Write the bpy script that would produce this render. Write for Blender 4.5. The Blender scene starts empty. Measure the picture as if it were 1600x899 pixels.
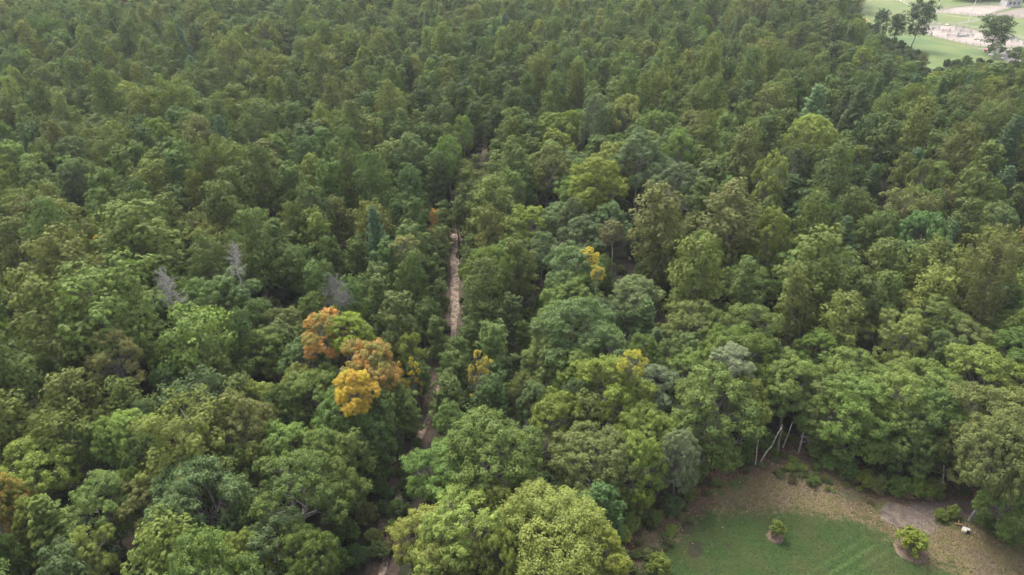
import bpy, math, random
import numpy as np
from mathutils import Vector

# ------------------------------------------------------------------ camera, world, sun
S = bpy.context.scene
COL = S.collection
CAM_H = 52.0
PITCH = math.radians(31.0)
FPX = 1067.0
cam_d = bpy.data.cameras.new('camera')
cam_d.sensor_width = 36.0
cam_d.lens = 36.0 * FPX / 1600.0
cam_d.clip_end = 6000
cam_d.clip_start = 0.5
cam = bpy.data.objects.new('camera', cam_d)
COL.objects.link(cam)
cam.location = (0, 0, CAM_H)
cam.rotation_euler = (math.pi / 2 - PITCH, 0, 0)
S.camera = cam

SUN_EL, SUN_AZ = 56.0, -30.0            # azimuth measured from +Y towards +X
w = bpy.data.worlds.new('World')
S.world = w
w.use_nodes = True
nt = w.node_tree
nt.nodes.clear()
sky = nt.nodes.new('ShaderNodeTexSky')
sky.sky_type = 'NISHITA'
sky.sun_disc = False
sky.sun_elevation = math.radians(SUN_EL)
sky.sun_rotation = math.radians(SUN_AZ)
sky.dust_density = 4.0
sky.air_density = 1.0
sky.ozone_density = 1.0
bg = nt.nodes.new('ShaderNodeBackground')
bg.inputs['Strength'].default_value = 0.15
# an overcast sky: the blue is greyed by cloud
mixc = nt.nodes.new('ShaderNodeMix')
mixc.data_type = 'RGBA'
hs = nt.nodes.new('ShaderNodeHueSaturation')
hs.inputs['Saturation'].default_value = 0.35
nt.links.new(sky.outputs[0], hs.inputs['Color'])
nt.links.new(hs.outputs[0], bg.inputs['Color'])
nt.nodes.remove(mixc)
wo = nt.nodes.new('ShaderNodeOutputWorld')
nt.links.new(bg.outputs[0], wo.inputs['Surface'])

sd = bpy.data.lights.new('sun', 'SUN')
sd.energy = 1.4
sd.angle = math.radians(28)
sd.color = (1.0, 0.95, 0.87)
sun = bpy.data.objects.new('sun', sd)
COL.objects.link(sun)
el, az = math.radians(SUN_EL), math.radians(SUN_AZ)
sv = Vector((math.sin(az) * math.cos(el), math.cos(az) * math.cos(el), math.sin(el)))
sun.rotation_euler = sv.to_track_quat('Z', 'Y').to_euler()
sun.location = (0, 0, 120)

S.view_settings.view_transform = 'Standard'
S.view_settings.look = 'None'
S.view_settings.exposure = 1.98
S.view_settings.gamma = 1.0
S.cycles.max_bounces = 8
S.cycles.diffuse_bounces = 6
S.cycles.glossy_bounces = 2
S.cycles.transmission_bounces = 4
S.cycles.transparent_max_bounces = 8
S.cycles.volume_bounces = 0
S.render.film_transparent = False

rng = np.random.default_rng(11)
random.seed(5)

# ------------------------------------------------------------------ photo geometry helpers (surveying only)
SP, CP = math.sin(PITCH), math.cos(PITCH)


def smooth(e0, e1, x):
    t = np.clip((x - e0) / (e1 - e0), 0, 1)
    return t * t * (3 - 2 * t)


def gz(x, y):
    """height of the terrain"""
    x = np.asarray(x, float)
    y = np.asarray(y, float)
    h = (1.1 * np.sin(x / 23 + 1.3) * np.cos(y / 31 + .4) + .8 * np.sin(x / 11 + y / 17) + 1.1 * np.sin(y / 47 - x / 60))
    m = 1 - smooth(10, 26, x) * (1 - smooth(78, 100, y))            # level round the clearing
    m = m * (1 - smooth(60, 90, x) * smooth(165, 190, y))           # and over the far fields
    m = m * smooth(0, 30, np.abs(x + 8 - 0.02 * y)) ** .5
    return h * m


def ray(u, v):
    a, b = (u - 800.0) / FPX, (449.5 - v) / FPX
    return a, CP + b * SP, -SP + b * CP


def P(u, v, z=0.0, rel=True):
    """world point seen at photo pixel u,v at height z above the terrain"""
    dx, dy, dz = ray(u, v)
    g = 0.0
    for _ in range(5 if rel else 1):
        t = (CAM_H - z - g) / -dz
        x, y = dx * t, dy * t
        g = float(gz(x, y)) if rel else 0.0
    return x, y


def proj(x, y, z):
    d = y * CP + (CAM_H - z) * SP
    return 800 + FPX * x / d, 449.5 + FPX * ((CAM_H - z) * CP - y * SP) / d, d


# ------------------------------------------------------------------ object helpers
def add(name, data, parent=None, mat=None, kind=None, label=None, cat=None, group=None, loc=None):
    o = bpy.data.objects.new(name, data)
    COL.objects.link(o)
    if mat is not None and data is not None and not len(data.materials):
        data.materials.append(mat)
    if parent is not None:
        o.parent = parent
    if loc is not None:
        o.location = loc
    if kind:
        o['kind'] = kind
    if label:
        o['label'] = label
    if cat:
        o['category'] = cat
    if group:
        o['group'] = group
    return o


def mesh_np(name, V, F, attrs=None, smooth_s=False, attr_dom='FACE'):
    """V (n,3); F (m,k) all the same k"""
    me = bpy.data.meshes.new(name)
    V = np.asarray(V, np.float32)
    F = np.asarray(F, np.int32)
    m, k = F.shape
    me.vertices.add(len(V))
    me.vertices.foreach_set('co', V.ravel())
    me.loops.add(m * k)
    me.loops.foreach_set('vertex_index', F.ravel())
    me.polygons.add(m)
    me.polygons.foreach_set('loop_start', np.arange(0, m * k, k, dtype=np.int32))
    me.polygons.foreach_set('loop_total', np.full(m, k, np.int32))
    if smooth_s:
        me.polygons.foreach_set('use_smooth', np.ones(m, bool))
    for n, a in (attrs or {}).items():
        a = np.asarray(a, np.float32)
        if a.ndim == 2:
            at = me.attributes.new(n, 'FLOAT_VECTOR', attr_dom)
            at.data.foreach_set('vector', a.ravel())
        else:
            at = me.attributes.new(n, 'FLOAT', attr_dom)
            at.data.foreach_set('value', a)
    me.update(calc_edges=True)
    return me


def unit(a):
    return a / np.maximum(np.linalg.norm(a, axis=-1, keepdims=True), 1e-9)


def rdir(r, n):
    return unit(r.normal(size=(n, 3)))


def tubes(segs, sides=5):
    """segs: list of (p0,p1,r0,r1) -> V, F"""
    p0 = np.array([s[0] for s in segs], float)
    p1 = np.array([s[1] for s in segs], float)
    r0 = np.array([s[2] for s in segs], float)[:, None]
    r1 = np.array([s[3] for s in segs], float)[:, None]
    d = unit(p1 - p0)
    ref = np.where(np.abs(d[:, 2:3]) > .9, np.array([[1., 0, 0]]), np.array([[0., 0, 1]]))
    a = unit(np.cross(d, ref))
    b = np.cross(d, a)
    n = len(segs)
    V = np.zeros((n, 2 * sides, 3))
    for i in range(sides):
        t = 2 * math.pi * i / sides
        q = a * math.cos(t) + b * math.sin(t)
        V[:, i] = p0 + q * r0
        V[:, sides + i] = p1 + q * r1
    F = []
    for i in range(sides):
        j = (i + 1) % sides
        F.append([i, j, sides + j, sides + i])
    F = np.array(F)[None] + (np.arange(n) * 2 * sides)[:, None, None]
    return V.reshape(-1, 3), F.reshape(-1, 4)


class MB:
    """small mesh builder for boxes, bars and lathed pieces"""
    def __init__(s):
        s.v, s.f = [], []

    def box(s, c, d, rz=0.0, rx=0.0, taper=1.0):
        n = len(s.v)
        cz, sz, cx, sx = math.cos(rz), math.sin(rz), math.cos(rx), math.sin(rx)
        for k in (-1, 1):
            for i, j in ((-1, -1), (1, -1), (1, 1), (-1, 1)):
                tp = taper if k > 0 else 1.0
                x, y, z = i * d[0] / 2 * tp, j * d[1] / 2 * tp, k * d[2] / 2
                y, z = y * cx - z * sx, y * sx + z * cx
                x, y = x * cz - y * sz, x * sz + y * cz
                s.v.append((c[0] + x, c[1] + y, c[2] + z))
        for q in ((0, 3, 2, 1), (4, 5, 6, 7), (0, 1, 5, 4), (1, 2, 6, 5), (2, 3, 7, 6), (3, 0, 4, 7)):
            s.f.append([n + a for a in q])
        return s

    def tube(s, p0, p1, r0, r1=None, sides=8, caps=True):
        r1 = r0 if r1 is None else r1
        V, F = tubes([(p0, p1, r0, r1)], sides)
        n = len(s.v)
        s.v += [tuple(v) for v in V]
        s.f += [[n + a for a in q] for q in F.tolist()]
        if caps:
            s.f.append([n + a for a in range(sides)])
            s.f.append([n + sides + a for a in reversed(range(sides))])
        return s

    def build(s, name, mat, parent=None, bevel=0.0, **kw):
        me = bpy.data.meshes.new(name)
        me.from_pydata(s.v, [], s.f)
        me.update()
        o = add(name, me, parent, mat, **kw)
        if bevel:
            b = o.modifiers.new('bevel', 'BEVEL')
            b.width = bevel
            b.segments = 2
        return o


# ------------------------------------------------------------------ materials
def new_mat(name):
    m = bpy.data.materials.new(name)
    m.use_nodes = True
    t = m.node_tree
    t.nodes.clear()
    return m, t, t.nodes, t.links


def leaf_mat(name, transl=0.3, rough=0.55, lo=0.74, hi=1.28, spec=0.13):
    m, t, N, L = new_mat(name)
    a1 = N.new('ShaderNodeAttribute'); a1.attribute_type = 'INSTANCER'; a1.attribute_name = 'tint'
    a2 = N.new('ShaderNodeAttribute'); a2.attribute_type = 'INSTANCER'; a2.attribute_name = 'tint2'
    mv = N.new('ShaderNodeAttribute'); mv.attribute_type = 'GEOMETRY'; mv.attribute_name = 'mixv'
    vv = N.new('ShaderNodeAttribute'); vv.attribute_type = 'GEOMETRY'; vv.attribute_name = 'var'
    mx = N.new('ShaderNodeMix'); mx.data_type = 'RGBA'
    L.new(mv.outputs['Fac'], mx.inputs[0]); L.new(a1.outputs['Color'], mx.inputs[6]); L.new(a2.outputs['Color'], mx.inputs[7])
    mr = N.new('ShaderNodeMapRange'); mr.inputs[3].default_value = lo; mr.inputs[4].default_value = hi
    L.new(vv.outputs['Fac'], mr.inputs[0])
    sc = N.new('ShaderNodeVectorMath'); sc.operation = 'SCALE'
    L.new(mx.outputs[2], sc.inputs[0]); L.new(mr.outputs[0], sc.inputs[3])
    pb = N.new('ShaderNodeBsdfPrincipled')
    pb.inputs['Roughness'].default_value = rough
    pb.inputs['Specular IOR Level'].default_value = spec
    L.new(sc.outputs[0], pb.inputs['Base Color'])
    tr = N.new('ShaderNodeBsdfTranslucent')
    tc = N.new('ShaderNodeMix'); tc.data_type = 'RGBA'; tc.blend_type = 'MULTIPLY'; tc.inputs[0].default_value = 1
    tc.inputs[7].default_value = (1.15, 1.2, .6, 1)
    L.new(sc.outputs[0], tc.inputs[6]); L.new(tc.outputs[2], tr.inputs['Color'])
    ms = N.new('ShaderNodeMixShader'); ms.inputs[0].default_value = transl
    L.new(pb.outputs[0], ms.inputs[1]); L.new(tr.outputs[0], ms.inputs[2])
    o = N.new('ShaderNodeOutputMaterial'); L.new(ms.outputs[0], o.inputs[0])
    return m


def noise_mat(name, c1, c2, scale=3.0, rough=.9, detail=6, bump=0.3, c3=None, scale3=.6, stretch=None, lo=.35, hi=.65):
    m, t, N, L = new_mat(name)
    tc = N.new('ShaderNodeTexCoord')
    src = tc.outputs['Object']
    if stretch:
        mp = N.new('ShaderNodeMapping'); mp.inputs['Scale'].default_value = stretch
        L.new(src, mp.inputs[0]); src = mp.outputs[0]
    n1 = N.new('ShaderNodeTexNoise'); n1.inputs['Scale'].default_value = scale; n1.inputs['Detail'].default_value = detail
    L.new(src, n1.inputs['Vector'])
    r1 = N.new('ShaderNodeMapRange'); r1.inputs[1].default_value = lo; r1.inputs[2].default_value = hi
    L.new(n1.outputs['Fac'], r1.inputs[0])
    mx = N.new('ShaderNodeMix'); mx.data_type = 'RGBA'
    L.new(r1.outputs[0], mx.inputs[0]); mx.inputs[6].default_value = (*c1, 1); mx.inputs[7].default_value = (*c2, 1)
    out = mx.outputs[2]
    if c3:
        n3 = N.new('ShaderNodeTexNoise'); n3.inputs['Scale'].default_value = scale3; n3.inputs['Detail'].default_value = 4
        L.new(src, n3.inputs['Vector'])
        r3 = N.new('ShaderNodeMapRange'); r3.inputs[1].default_value = .45; r3.inputs[2].default_value = .7
        L.new(n3.outputs['Fac'], r3.inputs[0])
        m3 = N.new('ShaderNodeMix'); m3.data_type = 'RGBA'
        L.new(r3.outputs[0], m3.inputs[0]); L.new(out, m3.inputs[6]); m3.inputs[7].default_value = (*c3, 1)
        out = m3.outputs[2]
    pb = N.new('ShaderNodeBsdfPrincipled'); pb.inputs['Roughness'].default_value = rough
    pb.inputs['Specular IOR Level'].default_value = .2
    L.new(out, pb.inputs['Base Color'])
    if bump:
        bp = N.new('ShaderNodeBump'); bp.inputs['Strength'].default_value = bump; bp.inputs['Distance'].default_value = .05
        L.new(n1.outputs['Fac'], bp.inputs['Height']); L.new(bp.outputs[0], pb.inputs['Normal'])
    o = N.new('ShaderNodeOutputMaterial'); L.new(pb.outputs[0], o.inputs[0])
    return m


M_LEAF = leaf_mat('broad_leaves', .36)
M_NEEDLE = leaf_mat('pine_needles', .3, .6, .7, 1.32, .12)
M_BARK = noise_mat('grey_brown_bark', (.07, .055, .045), (.16, .14, .12), 6, stretch=(1, 1, .3))
M_OAKBARK = noise_mat('pale_grey_bark', (0.108, 0.097, 0.086), (0.238, 0.223, 0.202), 6, stretch=(1, 1, .3))
M_DEAD = noise_mat('bleached_dead_wood', (0.180, 0.167, 0.158), (0.324, 0.306, 0.293), 5, stretch=(1, 1, .3))
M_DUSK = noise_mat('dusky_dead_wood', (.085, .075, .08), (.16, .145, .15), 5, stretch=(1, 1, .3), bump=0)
M_BIRCH = noise_mat('cream_birch_bark', (0.298, 0.256, 0.199), (0.513, 0.463, 0.381), 4, stretch=(1, 1, 2.5), c3=(0.099, 0.075, 0.057), scale3=2.0)
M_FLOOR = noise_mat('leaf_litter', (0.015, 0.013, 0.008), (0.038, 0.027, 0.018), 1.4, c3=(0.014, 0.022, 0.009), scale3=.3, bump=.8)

# ------------------------------------------------------------------ tree meshes
def leaf_quads(c, nrm, r, size, var, mixv, aspect=.62):
    n = len(c)
    a = unit(np.cross(nrm, rdir(r, n)))
    b = np.cross(nrm, a)
    s = np.asarray(size)[:, None] if np.ndim(size) else size
    k = r.uniform(.75, 1.25, (n, 1)) * s
    bend = nrm * k * r.uniform(-.12, .25, (n, 1))
    V = np.stack([c - a * k, c - b * k * aspect + bend * 0, c + a * k, c + b * k * aspect + bend], 1).reshape(-1, 3)
    F = np.arange(4 * n).reshape(n, 4)
    return V, F, var, mixv


def finish_leaves(name, parts):
    off = 0
    Vs, Fs, a, b = [], [], [], []
    for V, F, v, m in parts:
        Vs.append(V); Fs.append(F + off); a.append(v); b.append(m)
        off += len(V)
    return mesh_np(name, np.concatenate(Vs), np.concatenate(Fs), {'var': np.concatenate(a), 'mixv': np.concatenate(b)})


def skel_limb(segs, r, p0, p1, r0, r1, n=4, wob=.12):
    p0 = np.array(p0, float); p1 = np.array(p1, float)
    L = np.linalg.norm(p1 - p0)
    pts = [p0 + (p1 - p0) * t + (r.normal(size=3) * wob * L * (0.25 + math.sin(t * math.pi)) * .3 if 0 < t < 1 else 0)
           for t in np.linspace(0, 1, n + 1)]
    for i in range(n):
        t0, t1 = i / n, (i + 1) / n
        segs.append((pts[i], pts[i + 1], r0 + (r1 - r0) * t0, r0 + (r1 - r0) * t1))
    return pts


def make_oak(seed, H=13.5, R=5.0, zb=4.0, nl=19, leaf=.122, per=82, sub=21, asym=.22, bare=5, prof=1.0, up=.35, hubz=None):
    """broadleaf: lobed crown of leaf clumps on spreading limbs"""
    r = np.random.default_rng(seed)
    segs = []
    lean = r.normal(size=2) * .4
    hub = np.array([lean[0], lean[1], hubz or zb + .12 * (H - zb)])
    skel_limb(segs, r, (0, 0, -.3), hub, .26, .17, 5, .05)
    hz = H - zb
    zc = zb + .42 * hz
    parts = []
    ga = 2.39996
    for i in range(nl):
        t = (i + .5) / nl
        cz = 1 - 1.42 * t                      # from the top down to a little below the middle
        ph = i * ga + r.normal() * .35
        cr = math.sqrt(max(0, 1 - cz * cz)) if cz > 0 else 1.0 - .25 * cz * cz
        rl = R * r.uniform(.25, .38)
        far = (1 + r.normal() * asym)
        far = min(max(far, .62), 1.3)
        hr = (R - rl * .8) * cr ** prof * far
        vr = (hz * .58 - rl * .5) * (1 if cz > 0 else .72)
        c = np.array([hub[0] + math.cos(ph) * hr, hub[1] + math.sin(ph) * hr, zc + cz * vr * r.uniform(.85, 1.1)])
        st = hub + np.array([0, 0, r.uniform(-.5, 1.5)]) if c[2] > hub[2] + 1 else np.array([hub[0] * c[2] / hub[2] * .7, hub[1] * c[2] / hub[2] * .7, max(.6, c[2] * .75)])
        pts = skel_limb(segs, r, st, c - np.array([0, 0, rl * .2]), .085, .03, 4, .25)
        lobemix = r.uniform(0, 1)
        out = unit(np.array([math.cos(ph) * cr, math.sin(ph) * cr, max(cz, -.2) + up]))
        d = rdir(r, sub * 4)
        keep = d @ out > -.35
        d = d[keep][:sub]
        sc = c + d * rl * r.uniform(.72, 1.05, (len(d), 1)) * np.array([1, 1, .8])
        for k in range(0, len(sc), 3):        # twigs out to the clumps
            skel_limb(segs, r, pts[3], sc[k], .03, .012, 2, .2)
        for q in range(len(sc)):
            rs = r.uniform(.42, .78) * R / 5
            n = int(per * r.uniform(.7, 1.25))
            ld = unit(rdir(r, n) + out * .35 + np.array([0, 0, .25]))
            lc = sc[q] + ld * rs * r.uniform(.35, 1.1, (n, 1)) * np.array([1, 1, .72])
            nn = unit(ld * .7 + np.array([0, 0, .25]) + r.normal(size=(n, 3)) * .22)
            cm = np.clip(lobemix * .6 + r.uniform(-.1, .5), 0, 1)
            cv = r.uniform(.25, .75)
            parts.append(leaf_quads(lc, nn, r, leaf * R / 5,
                                    np.clip(cv + r.normal(size=n) * .22, 0, 1),
                                    np.clip(cm + r.normal(size=n) * .2, 0, 1)))
    for _ in range(bare):                      # dead twigs that poke out of the crown
        ph = r.uniform(0, 6.28); q = r.uniform(.35, .95)
        b = hub + np.array([math.cos(ph) * R * q, math.sin(ph) * R * q, hz * r.uniform(.25, .55)])
        a = hub + (b - hub) * .5
        pt = skel_limb(segs, r, a, b, .05, .02, 3, .25)
        for _k in range(5):
            s0 = pt[r.integers(1, 4)]
            skel_limb(segs, r, s0, s0 + r.normal(size=3) * .8 + np.array([0, 0, .35]), .018, .008, 2, .3)
    crown = finish_leaves('broadleaf_crown', parts)
    V, F = tubes(segs, 5)
    trunk = mesh_np('broadleaf_trunk', V, F, smooth_s=True)
    return dict(crown=crown, trunk=trunk, R=R, H=H, zc=zb + .5 * hz, kind='oak', lm=M_LEAF, bm=M_OAKBARK)


def needle_tris(c, d, r, ln, wd, var, mixv):
    n = len(c)
    s = unit(np.cross(d, rdir(r, n)))
    l = ln * r.uniform(.7, 1.2, (n, 1))
    V = np.stack([c - s * wd, c + s * wd, c + d * l + s * wd * .5, c + d * l - s * wd * .5], 1).reshape(-1, 3)
    return V, np.arange(4 * n).reshape(n, 4), var, mixv


def make_pine(seed, H=13.5, R=3.6, zb=4.2, nb=50, puffs=3.6, tufts=19, needles=12, shape='round', bare=4, ln=.21, flat=.5, pr=.86):
    r = np.random.default_rng(seed)
    segs = []
    lean = r.normal(size=2) * .45
    top = np.array([lean[0], lean[1], H * .97])
    tp = skel_limb(segs, r, (0, 0, -.3), top, .2, .04, 7, .04)
    tp = np.array(tp)
    ts = np.linspace(0, 1, 8)
    pc, po, pm, ps = [], [], [], []
    for i in range(nb):
        t = (i + .5) / nb
        z = zb + (H - zb) * (t ** .9)
        fr = (z - zb) / (H - zb)
        if shape == 'round':
            L = R * max(.12, 1 - max(fr - .25, 0) / .78) ** .62 * (.6 + .4 * min(1, fr / .25))
        elif shape == 'cone':
            L = R * (1.02 - fr) ** .75
        else:  # flat topped
            L = R * (.75 + .3 * math.sin(fr * 2.4)) * (1 if fr < .85 else .7)
        L *= r.uniform(.55, 1.15)
        ph = i * 2.39996 + r.normal() * .5
        base = np.array([np.interp(z / H, ts, tp[:, k]) for k in range(3)])
        rise = r.uniform(.05, .4) + .5 * fr
        tip = base + np.array([math.cos(ph) * L, math.sin(ph) * L, L * rise * .6 + .1])
        pts = skel_limb(segs, r, base - np.array([0, 0, .3]), tip, .05 + .02 * (1 - fr), .015, 3, .22)
        bm = r.uniform(0, 1)
        n = max(1, int(round(puffs * (L / R + .25) + r.uniform(-.5, .5))))
        for k in range(n):
            q = 1 - (k / max(n, 1)) * .72
            c = base + (tip - base) * q + r.normal(size=3) * np.array([.42, .42, .16])
            pc.append(c); po.append([math.cos(ph), math.sin(ph), .6]); pm.append(bm); ps.append(r.uniform(.75, 1.25) * pr)
    pc = np.array(pc); po = unit(np.array(po)); pm = np.array(pm); ps = np.array(ps)
    npf = len(pc)
    # tufts over each puff
    td = unit(rdir(r, npf * tufts).reshape(npf, tufts, 3) + po[:, None] * .35 + np.array([0, 0, .45]))
    tc = pc[:, None] + td * (ps[:, None, None] * r.uniform(.55, 1.05, (npf, tufts, 1))) * np.array([1, 1, flat / .55])
    tm = np.clip(pm[:, None] * .6 + r.uniform(-.1, .5, (npf, tufts)), 0, 1)
    tv = r.uniform(.2, .8, (npf, 1)) * .5 + r.uniform(0, 1, (npf, tufts)) * .5
    tc = tc.reshape(-1, 3); td = td.reshape(-1, 3); tm = tm.ravel(); tv = tv.ravel()
    nd = unit(rdir(r, len(tc) * needles).reshape(len(tc), needles, 3) + td[:, None] * .75 + np.array([0, 0, .35])).reshape(-1, 3)
    nc = np.repeat(tc, needles, 0)
    n = len(nc)
    tdd = np.repeat(td, needles, 0)
    cen = nc + nd * (ln * .75 * r.uniform(.4, 1.1, (n, 1)))
    nn = unit(tdd * .75 + nd * .3 + np.array([0, 0, .15]) + r.normal(size=(n, 3)) * .16)
    part = leaf_quads(cen, nn, r, ln * .56, np.clip(np.repeat(tv, needles) + r.normal(size=n) * .14, 0, 1),
                      np.clip(np.repeat(tm, needles) + r.normal(size=n) * .12, 0, 1), aspect=.36)
    crown = finish_leaves('pine_crown', [part])
    for _ in range(bare):                      # bare dead branches low on the trunk
        z = r.uniform(zb * .5, zb + 1.5); ph = r.uniform(0, 6.28); L = r.uniform(.8, 2.2)
        skel_limb(segs, r, (0, 0, z), (math.cos(ph) * L, math.sin(ph) * L, z + r.uniform(-.2, .6)), .035, .012, 3, .2)
    V, F = tubes(segs, 5)
    trunk = mesh_np('pine_trunk', V, F, smooth_s=True)
    return dict(crown=crown, trunk=trunk, R=R, H=H, zc=zb + .52 * (H - zb), kind='pine', lm=M_NEEDLE, bm=M_BARK)


def make_white_pine(seed, H=14.5, R=3.7, zb=3.0):
    r = np.random.default_rng(seed)
    segs = []
    skel_limb(segs, r, (0, 0, -.3), (r.normal() * .3, r.normal() * .3, H), .22, .03, 6, .03)
    cs, ds, mv = [], [], []
    z = zb
    wi = 0
    while z < H - .2:
        fr = (z - zb) / (H - zb)
        L0 = R * (1.02 - fr) ** .7 * (.75 if fr < .08 else 1)
        for b in range(6):
            ph = b * math.pi / 3 + wi * .5 + r.normal() * .15
            L = L0 * r.uniform(.7, 1.15)
            base = np.array([0, 0, z])
            dr = np.array([math.cos(ph), math.sin(ph), 0])
            tip = base + dr * L + np.array([0, 0, L * (.22 + .5 * fr)])
            skel_limb(segs, r, base, tip, .04, .012, 3, .05)
            side = np.array([-dr[1], dr[0], 0])
            m = r.uniform(0, 1)
            n = max(8, int(L * 22))
            q = r.uniform(.18, 1, n)
            wd = (1.05 - q) * .55 * L * .6 + .18
            s = r.uniform(-1, 1, n)
            c = base + (tip - base) * q[:, None] + side * (s * wd)[:, None] + np.array([0, 0, 1]) * (r.normal(size=n) * .10 + .07 * np.abs(s))[:, None]
            cs.append(c)
            ds.append(unit(dr * .8 + side * (s * .9)[:, None] + np.array([0, 0, .45])))
            mv.append(np.full(n, m))
        z += r.uniform(.62, .9)
        wi += 1
    c = np.concatenate(cs); d = np.concatenate(ds); m = np.concatenate(mv)
    k = 13
    nd = unit(rdir(r, len(c) * k).reshape(len(c), k, 3) * .75 + d[:, None] * .85).reshape(-1, 3)
    nc = np.repeat(c, k, 0)
    n = len(nc)
    tv = np.repeat(r.uniform(.15, .85, len(c)), k)
    nn = unit(nd * .3 + np.array([0, 0, .8]) + r.normal(size=(n, 3)) * .25)
    part = leaf_quads(nc + nd * .15, nn, r, .17, np.clip(tv + r.normal(size=n) * .15, 0, 1), np.clip(np.repeat(m, k) + r.normal(size=n) * .15, 0, 1), aspect=.3)
    crown = finish_leaves('white_pine_crown', [part])
    V, F = tubes(segs, 5)
    trunk = mesh_np('white_pine_trunk', V, F, smooth_s=True)
    return dict(crown=crown, trunk=trunk, R=R, H=H, zc=zb + .48 * (H - zb), kind='white', lm=M_NEEDLE, bm=M_BARK)


def make_dead(seed, H=12.5, R=2.6, zb=4.0, nb=30):
    r = np.random.default_rng(seed)
    segs = []
    tp = np.array(skel_limb(segs, r, (0, 0, -.3), (r.normal() * .5, r.normal() * .5, H), .19, .03, 7, .06))
    ts = np.linspace(0, 1, 8)

    def grow(p, d, L, rad, lv):
        q = p + d * L
        pts = skel_limb(segs, r, p, q, rad, rad * .45, 3, .3)
        if lv == 0:
            return
        for _ in range(5 if lv > 1 else 4):
            s = pts[r.integers(1, 4)]
            dd = unit(d * .7 + r.normal(size=3) * .65 + np.array([0, 0, .15]))
            grow(s, dd, L * r.uniform(.35, .6), rad * .5, lv - 1)
    for i in range(nb):
        z = zb + (H - zb) * (i + .5) / nb
        ph = i * 2.4 + r.normal() * .4
        fr = (z - zb) / (H - zb)
        L = R * (1.1 - fr * .75) * r.uniform(.5, 1.05)
        base = np.array([np.interp(z / H, ts, tp[:, k]) for k in range(3)])
        grow(base, unit(np.array([math.cos(ph), math.sin(ph), .35 + fr * .5])), L, .045, 3)
    V, F = tubes(segs, 3)
    # split so the fine branching is the crown and the stem is the trunk
    ns = 7
    Vt, Ft = tubes(segs[:ns], 6)
    Vc, Fc = tubes(segs[ns:], 3)
    return dict(crown=mesh_np('bare_branches', Vc, Fc), trunk=mesh_np('dead_trunk', Vt, Ft, smooth_s=True),
                R=R, H=H, zc=zb + .5 * (H - zb), kind='dead', lm=M_DEAD, bm=M_DEAD)


def make_shrub(seed, R=1.2, H=1.9, nl=9, leaf=.085, per=34, sub=11):
    r = np.random.default_rng(seed)
    segs, parts = [], []
    for i in range(nl):
        cz = 1 - 1.15 * (i + .5) / nl
        ph = i * 2.4 + r.normal() * .3
        cr = math.sqrt(max(0, 1 - cz * cz))
        rl = R * r.uniform(.38, .5)
        c = np.array([math.cos(ph) * (R - rl) * cr, math.sin(ph) * (R - rl) * cr, H * .5 + cz * (H * .5 - rl * .6)]) * r.uniform(.78, 1.25)
        skel_limb(segs, r, (0, 0, -.1), c, .03, .012, 3, .15)
        lm = r.uniform(0, 1)
        d = rdir(r, sub) + np.array([0, 0, .3])
        for q in range(sub):
            s = c + unit(d[q]) * rl * r.uniform(.7, 1.1)
            n = int(per * r.uniform(.7, 1.2))
            ld = unit(rdir(r, n) + np.array([0, 0, .3]))
            lc = s + ld * R * .2 * r.uniform(.4, 1.15, (n, 1))
            lc[:, 2] = np.maximum(lc[:, 2], .04)
            nn = unit(ld * .55 + np.array([0, 0, .3]) + r.normal(size=(n, 3)) * .4)
            parts.append(leaf_quads(lc, nn, r, leaf, np.clip(r.uniform(.25, .75) + r.normal(size=n) * .2, 0, 1),
                                    np.clip(lm * .6 + r.uniform(-.1, .4) + r.normal(size=n) * .2, 0, 1)))
    V, F = tubes(segs, 4)
    return dict(crown=finish_leaves('shrub_foliage', parts), trunk=mesh_np('shrub_stems', V, F), R=R, H=H, zc=H * .5, kind='shrub', lm=M_LEAF, bm=M_BARK)


VAR = {}
VAR['oak'] = [make_oak(101), make_oak(102, nl=23, R=5.2, asym=.16), make_oak(103, H=14.5, R=4.6, nl=21), make_oak(104, H=12.5, R=5.4, zb=4.5, nl=22),
              make_oak(105, H=13, R=4.4, zb=3.6, nl=17, asym=.3), make_oak(106, H=14, R=5.0, zb=4, nl=26, asym=.2, sub=17),
              make_oak(107, H=13.5, R=4.2, nl=16, asym=.3), make_oak(108, H=13, R=4.8, nl=20, asym=.28, up=.55)]
VAR['edge'] = [make_oak(111, H=12.5, R=5.0, zb=.7, nl=34, sub=20, per=66, hubz=4.5, asym=.13, bare=7), make_oak(112, H=13, R=4.6, zb=.6, nl=32, sub=20, per=66, hubz=4.5, asym=.13)]
VAR['big'] = [make_oak(121, H=14, R=7.0, zb=3.2, nl=40, leaf=.09, sub=22, per=84, asym=.3, bare=10), make_oak(122, H=14, R=6.8, zb=3.0, nl=42, leaf=.09, sub=21, per=84, asym=.25, bare=10)]
VAR['wisp'] = [make_oak(131, H=12.5, R=4.0, zb=3.5, nl=20, leaf=.14, sub=17, per=52, asym=.3, bare=10), make_oak(132, H=11.5, R=3.4, zb=3.0, nl=17, leaf=.14, sub=17, per=52, asym=.35, bare=9)]
VAR['pine'] = [make_pine(201), make_pine(202, nb=64, R=3.9, puffs=4.3), make_pine(203, H=14.5, R=3.3, nb=60), make_pine(204, H=13, R=4.2, shape='flat', nb=56),
               make_pine(205, H=14, R=3.5, zb=4.5, nb=54), make_pine(206, H=12.5, R=3.5, shape='flat', nb=50),
               make_pine(207, H=14.5, R=3.3, zb=4, nb=46, puffs=3.2), make_pine(208, H=13.5, R=3.4, shape='cone', nb=52)]
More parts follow.
